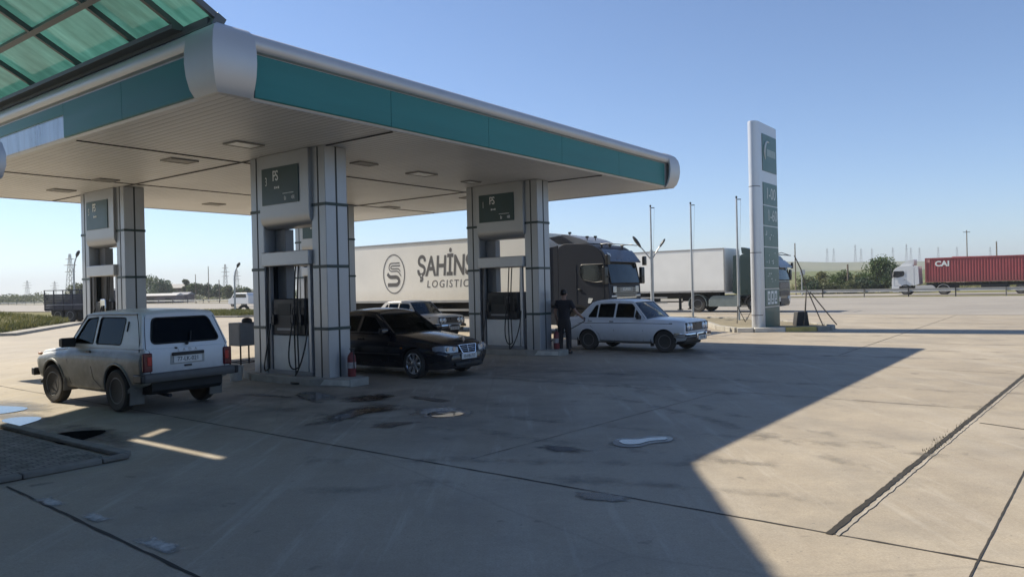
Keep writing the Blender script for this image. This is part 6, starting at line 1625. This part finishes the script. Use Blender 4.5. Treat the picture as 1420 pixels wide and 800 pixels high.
# half-buried tyres at the lamp foot
def tyre_thing(lb, x, y, r_, tilt, half):
    t_ = empty('old_tyre', (x, y, .22)); tag(t_, lb, 'tyre', 'old lorry tyres on the verge'); t_.rotation_euler = tilt
    mb = MB(); pts = [(r_*math.cos(a), 0, r_*math.sin(a)) for a in ([math.pi*k/18-.12 for k in range(20)] if half else [2*math.pi*k/28 for k in range(28)])]
    mb.tube(pts, .15, 10, closed=not half); mb.build('tread', RUBBER, t_)
tyre_thing('half-buried old tyre arch beside the curved lamp', gx(337.5,73), 73, .42, (0,0,.1), True)
tyre_thing('old tyre lying at the foot of the curved lamp', gx(326.5,72.5), 72.5, .36, (1.2,0,0), False)
# curved street lamps
def curved_lamp(lb, px, D, h, z=0):
    r = empty('curved_lamp', (gx(px,D), D, z)); tag(r, lb, 'street lamp', 'curved street lamps at the left')
    mb = MB(); mb.tube([(0,0,0),(0,0,h*.72),(.10,0,h*.86),(.32,0,h*.97)], [.10,.08,.06,.05], 8); mb.build('pole', STEEL, r)
    mb = MB(); mb.tube([(.28,0,h*.945),(.36,0,h*.985),(.50,0,h*1.03),(.55,0,h*1.05)], [.05,.15,.14,.05], 8); mb.build('lamp_head', mat('dark lamp head', (.035,.04,.045)), r)
curved_lamp('curved street lamp behind the stake-sided lorry', 103, 69.7, 5.9)
curved_lamp('curved street lamp rising from the grass strip with the tyres', 325.5, 72, 4.45, .15)
# poles, masts
def pole(lb, px, D, h, rad=.11, arm=False):
    r = empty('utility_pole', (gx(px,D), D, -.05)); tag(r, lb, 'utility pole', 'utility poles beyond the road')
    mb = MB(); mb.cyl((0,0,0),(0,0,h),rad,rad*.7,8); mb.build('pole', WOOD, r)
    if arm: mb = MB(); mb.box((0,0,h-.4),(1.6,.1,.12)); mb.build('crossarm', WOOD, r)
pole('thin dark pole among the trees left of the middle pylon', 271.5, 160, 6.2, .10)
pole('taller pale pole between the trees left of the middle pylon', 289.5, 170, 8.2, .11)
pole('short dark pole stump among the trees left of the curved lamp', 304, 165, 5.0, .12)
pole('thin bare pole rising right of the dark green lorry cab', 1103.5, 100, 6.9, .10)
pole('short dark pole standing among the bushes beyond the road', 1176, 104, 4.0, .16)
pole('dark pole with cross arm above the red container', 1342, 170, 12.4, .14, True)
pole('short post above the middle of the red container', 1383, 180, 10.2, .2)
r = empty('road_sign', (gx(1112,95), 95, -.05)); tag(r, 'small pale road sign on a post right of the dark green lorry', 'road sign')
mb = MB(); mb.cyl((0,0,0),(0,0,3.0),.06); mb.build('post', STEEL, r); mb = MB(); mb.box((.1,-.04,2.95),(.62,.05,.62)); mb.build('sign_plate', mat('sign back', (.50,.50,.48), .5, .2, .1), r)
MAST = mat('lattice steel', (.30,.32,.33), .6, .4, .1)
def lattice(h, w, arms):
    mb = MB(); n = 9; t_ = h*.006
    def cr(k): z = h*k/n; q = w*.5*(1-.82*k/n); return [Vector((sx*q, sy*q, z)) for sx, sy in ((-1,-1),(1,-1),(1,1),(-1,1))]
    for k in range(n):
        a, b_ = cr(k), cr(k+1)
        for i in range(4): mb.tube([a[i], b_[i]], t_, 4); mb.tube([a[i], b_[(i+1) % 4]], t_*.6, 4); mb.tube([b_[i], b_[(i+1) % 4]], t_*.6, 4)
    for z, l in arms: mb.tube([(-l,0,h*z),(0,0,h*z+.4),(l,0,h*z)], t_*.9, 4); mb.tube([(-l,0,h*z),(l,0,h*z)], t_*.9, 4)
    return mb
def mast(lb, px, D, h, w, arms, z=0.0):
    r = empty('power_pylon', (gx(px,D), D, z)); tag(r, lb, 'power pylon', 'lattice power pylons on the horizon')
    lattice(h, w, arms).build('lattice', MAST, r, smooth=0)
AR = [(.62,3.0),(.76,3.6),(.89,2.6)]
mast('lattice power pylon above the stake-sided lorry', 98, 420, 26, 4.2, AR)
mast('tiny lattice pylon left of the stake-sided lorry', 38, 520, 14, 3, AR)
mast('tiny lattice mast above the left end of the stake-sided lorry', 76, 560, 14, 2.6, AR)
mast('faint lattice pylon just left of the curved lamp on the grass strip', 313, 620, 26, 4, AR)
mast('faint lattice pylon just right of the curved lamp on the grass strip', 329, 640, 22, 4, AR)
hz = lambda px, D, y: 1.88+(398-.023*(px-710)-y)/1040*D
for px, y0, lb in ((1148,362,'faint pylon on the ridge, first right of the thin bare pole'),(1157,362,'faint pylon on the ridge, second right of the thin bare pole'),(1187,362,'ridge pylon just right of the short dark pole'),(1195,362,'shorter ridge pylon left of the leafy tree'),
                   (1210,362,'ridge pylon right above the leafy tree'),(1239,361,'ridge pylon above the right side of the leafy tree'),(1258,361,'taller ridge pylon over the white cab roof'),(1264,361,'ridge pylon close beside the taller one over the white cab'),(1276,361,'ridge pylon above the rear of the white cab'),(1302,360,'faint ridge pylon over the front of the red container'),(1328,360,'faint ridge pylon left of the cross-armed pole'),(1374,360,'faint ridge pylon right of the cross-armed pole')):
    D = 1380; tall = {1187: 24, 1258: 24}.get(px, 19); mast(lb, px, D, tall/1040*D, 4.0, [(.72,3.6),(.9,3.0)], hz(px, D, y0)-2)
# far vehicle roof behind the middle pylon gap
vn = empty('far_van', (gx(338,104), 104, 0), R(DEG_B)); tag(vn, 'white van far off on the road left of the middle pylon', 'van')
mb = MB(); mb.prism(round_poly([(-2.4,.4),(-2.4,1.55),(-2.0,1.95),(1.0,1.95),(1.7,1.25),(2.4,1.1),(2.45,.4)], .12, 3), 'y', -.9, .9); mb.build('body', WHT, vn, bevel=.05)
for sg in (-1,1):
    mb = MB(); mb.prism(round_poly([(-1.9,1.3),(-1.8,1.75),(.9,1.75),(1.35,1.3)], .05, 3), 'y', sg*.90, sg*.915); mb.build('side_window', mat('lorry side glass', (.012,.014,.016)), vn, smooth=0)
kit = make_wheel('steel', .33, .2, .2); put_wheels(vn, kit, [(1.5,.8,.33),(1.5,-.8,.33),(-1.5,.8,.33),(-1.5,-.8,.33)]); drop(kit)
# ------------------------------------------------------------------ man at the white saloon
SKIN = mat('skin', (.32,.185,.13), .55, 0, .08, 8)
SHIRT = mat('black shirt', (.014,.014,.02), .85, 0, .2, 6)
TROUS = mat('dark trousers', (.022,.021,.024), .85, 0, .2, 6)
HAIR = mat('dark hair', (.012,.010,.009), .6, 0, .3, 40)
def skinned(name, verts, edges, radii, m, parent, root=0, sub=2):
    me = bpy.data.meshes.new(name); me.from_pydata([tuple(v) for v in verts], edges, []); o = bpy.data.objects.new(name, me); COL.objects.link(o)
    md = o.modifiers.new('skin', 'SKIN'); md.use_smooth_shade = True
    for i, r_ in enumerate(radii):
        rr = (r_, r_) if not isinstance(r_, tuple) else r_; me.skin_vertices[0].data[i].radius = rr
        me.skin_vertices[0].data[i].use_root = (i == root)
    sb = o.modifiers.new('sub', 'SUBSURF'); sb.levels = sub; sb.render_levels = sub
    dg = bpy.context.evaluated_depsgraph_get(); dg.update()
    nm = bpy.data.meshes.new_from_object(o.evaluated_get(dg), depsgraph=dg); o.modifiers.clear(); o.data = nm
    nm.materials.clear(); nm.materials.append(m); nm.shade_smooth(); o.parent = parent
    return o
def man(x, y, deg):
    r = empty('person', (x, y, 0), R(deg)); tag(r, 'man in black shirt and dark trousers, back turned, fuelling the white saloon', 'person')
    V, E, Rr = [], [], []
    def a(p, rad, to=None):
        V.append(p); Rr.append(rad)
        if to is not None: E.append((to, len(V)-1))
        return len(V)-1
    pel = a((0,0,.95), (.155,.115)); wa = a((0,.01,1.10), (.145,.10), pel); ch = a((0,.0,1.30), (.165,.115), wa); nb = a((0,-.005,1.44), (.11,.08), ch); nk = a((0,.005,1.52), .055, nb)
    hd0 = a((0,.02,1.585), .075, nk); hd = a((0,.02,1.66), (.078,.095), hd0); ht = a((0,.01,1.735), (.058,.07), hd)
    rs = a((.185,0,1.415), .062, nb); re = a((.30,.10,1.17), .044, rs); rw = a((.43,.26,1.00), .030, re)
    ls = a((-.185,0,1.415), .062, nb); le = a((-.265,-.01,1.15), .044, ls); lw = a((-.245,.10,.92), .030, le)
    leg = {}
    for s_, fx in ((1,.115),(-1,-.12)):
        hp = a((s_*.095,0,.88), .095, pel); kn = a((fx,.02,.50), .062, hp); an = a((fx*1.05,-.01,.09), .042, kn); toe = a((fx*1.2,.13,.04), .036, an); leg[s_] = (an, toe)
    # hands: palm, four fingers and a thumb, closed round what they hold
    for w_, d, side, hold in ((rw, Vector((.45,.85,-.28)).normalized(), 1, True), (lw, Vector((.1,.35,-.93)).normalized(), -1, False)):
        p = Vector(V[w_]); x_ = d.cross(Vector((0,0,1))).normalized(); u_ = x_.cross(d).normalized()
        pm = a(tuple(p+d*.055), (.036,.020), w_)
        for k, (off, ln) in enumerate(((-.028,.062),(-.010,.070),(.009,.066),(.027,.052))):
            b0 = a(tuple(p+d*.09+x_*off), .0105, pm); c = .9 if hold else .45
            b1 = a(tuple(Vector(V[b0])+(d*math.cos(c)-u_*math.sin(c))*ln*.55), .0095, b0); b2 = a(tuple(Vector(V[b1])+(d*math.cos(c*2)-u_*math.sin(c*2))*ln*.5), .008, b1)
        t0 = a(tuple(p+d*.045-x_*side*.034-u_*.008), .0115, pm); a(tuple(Vector(V[t0])+d*.035-u_*.03-x_*side*.006), .009, t0)
    skinned('body', V, E, Rr, SKIN, r, 0, 2)
    # shirt: torso and short sleeves
    V2 = [(0,.0,.86),(0,.01,1.08),(0,0,1.30),(0,-.005,1.44),(.19,0,1.42),(.275,.07,1.235),(-.19,0,1.42),(-.25,-.005,1.235),(0,0,1.49)]
    skinned('shirt', V2, [(0,1),(1,2),(2,3),(3,4),(4,5),(3,6),(6,7),(3,8)], [(.185,.15),(.175,.135),(.195,.145),(.135,.105),.085,.068,.085,.068,.072], SHIRT, r, 0)
    V3 = [(0,0,1.08),(0,0,1.0),(0,0,.92),(.095,0,.80),(.118,.02,.50),(.125,-.01,.08),(-.095,0,.80),(-.122,.02,.50),(-.13,-.01,.08)]
    skinned('trousers', V3, [(0,1),(1,2),(2,3),(3,4),(4,5),(2,6),(6,7),(7,8)], [(.155,.12),(.168,.13),(.172,.135),.108,.086,.076,.108,.086,.076], TROUS, r, 0)
    for s_, fx in ((1,.12),(-1,-.126)):
        skinned('shoe', [(fx,-.06,.05),(fx*1.03,.04,.05),(fx*1.15,.19,.04)], [(0,1),(1,2)], [(.045,.05),(.05,.05),(.042,.036)], BLACK, r, 1)
    mb = MB(); mb.blob((0,.0,1.70), (.094,.112,.092), 18, 10); hr = mb.build('hair', HAIR, r)
    for v in hr.data.vertices:
        if v.co.y > .075 and v.co.z < 1.715: v.co.y -= .06
    # face, turned away towards the car
    mb = MB(); mb.blob((0,.128,1.635), (.016,.022,.028)); mb.build('nose', SKIN, r)
    mb = MB()
    for s_ in (-1,1): mb.blob((s_*.034,.112,1.668), (.010,.006,.005))
    mb.build('eyes', HAIR, r)
    mb = MB(); mb.blob((0,.112,1.588), (.028,.010,.008)); mb.build('mouth', mat('lips', (.22,.09,.08), .5, 0, .1), r)
    for s_ in (-1,1):
        mb = MB(); mb.blob((s_*.088,.0,1.645), (.014,.026,.036)); mb.build('ear', SKIN, r)
    return r
mn = man(1.42, 20.72, -24)
# nozzle in his hand, its hose back to the dispenser
mn_m = Matrix.Translation((1.42,20.72,0)) @ Matrix.Rotation(R(-24), 4, 'Z')
hnd = mn_m @ Vector((.475,.34,.965)); tip = Vector((2.05, 21.32, .86))
nz = empty('fuel_nozzle', (0,0,0)); tag(nz, 'blue-handled fuel nozzle in the hand of the man at the white saloon', 'fuel nozzle')
d = (tip-hnd).normalized(); mb = MB(); mb.tube([hnd-d*.10, hnd, hnd+d*.08], [.022,.028,.022], 8); mb.tube([hnd+d*.08, hnd+d*.18, hnd+d*.30-Vector((0,0,.03))], [.014,.013,.012], 8); mb.build('body', mat('blue plastic grip', (.03,.06,.15), .5, 0, .15), nz)
mb = MB(); e = hnd-d*.10; dq = ab(10.72, 3.2, .5)
mb.tube([e, e-d*.12-Vector((0,0,.12)), Vector((1.25,20.75,.50)), Vector((.75,20.85,.14)), Vector((.1,21.2,.19)), Vector((dq.x+.35, dq.y-.2, .28)), dq], .014, 7); mb.build('hose', BLACK, nz)
# ------------------------------------------------------------------ light, sky, camera
SUN = Vector((-1.01, .56, 1.0)).normalized()
sun_el = math.asin(SUN.z); sun_az = math.atan2(SUN.x, SUN.y)
sc = bpy.context.scene
w = bpy.data.worlds.new('World'); sc.world = w; w.use_nodes = True
nt = w.node_tree; bg = nt.nodes['Background']
sky = nt.nodes.new('ShaderNodeTexSky'); sky.sky_type = 'NISHITA'; sky.sun_disc = False
sky.sun_elevation = sun_el; sky.sun_rotation = sun_az
sky.altitude = 100; sky.air_density = .85; sky.dust_density = 0.15; sky.ozone_density = 3.0
tint = nt.nodes.new('ShaderNodeMix'); tint.data_type = 'RGBA'; tint.blend_type = 'MULTIPLY'; tint.inputs['Factor'].default_value = 1
tint.inputs[7].default_value = (.90, .965, 1.06, 1)
nt.links.new(sky.outputs[0], tint.inputs[6]); nt.links.new(tint.outputs[2], bg.inputs['Color']); bg.inputs['Strength'].default_value = .092
ld = bpy.data.lights.new('sun', 'SUN'); ld.energy = 5.0; ld.angle = R(.53); ld.color = (1.0, .90, .735)
lo = bpy.data.objects.new('sun', ld); COL.objects.link(lo)
lo.rotation_euler = (-SUN).to_track_quat('-Z', 'Y').to_euler(); lo.location = (-20, 15, 30)
hz_ = MB(); hz_.box((0, 1900, 49), (8200, 4600, 100.2)); ho_ = hz_.build('haze', None, smooth=0); tag(ho_, kind='stuff')
hm = bpy.data.materials.new('summer haze'); hm.use_nodes = True; hn = hm.node_tree; hn.nodes.remove(hn.nodes['Principled BSDF'])
pv = hn.nodes.new('ShaderNodeVolumePrincipled'); pv.inputs['Color'].default_value = (.80,.86,.93,1); pv.inputs['Density'].default_value = .00042; pv.inputs['Anisotropy'].default_value = .2
hn.links.new(pv.outputs[0], hn.nodes['Material Output'].inputs['Volume']); ho_.data.materials.append(hm)
cd = bpy.data.cameras.new('camera'); cam = bpy.data.objects.new('camera', cd); COL.objects.link(cam)
cd.sensor_width = 36; cd.lens = 1040/1420*36; cd.clip_start = .05; cd.clip_end = 9000
roll = math.atan(.023); pit = 2/1040
f = Vector((0, math.cos(pit), -math.sin(pit))); right = Vector((math.cos(roll), 0, -math.sin(roll)))
right = (right - f*right.dot(f)).normalized(); up = right.cross(f)
M = Matrix((right, up, -f)).transposed().to_4x4(); M.translation = (0, 0, 1.88)
cam.matrix_world = M; sc.camera = cam
sc.view_settings.view_transform = 'Standard'; sc.view_settings.look = 'None'
sc.view_settings.exposure = 0.67; sc.view_settings.gamma = 1.0; sc.view_settings.use_curve_mapping = False
sc.cycles.max_bounces = 8; sc.cycles.transparent_max_bounces = 16; sc.cycles.use_denoising = True
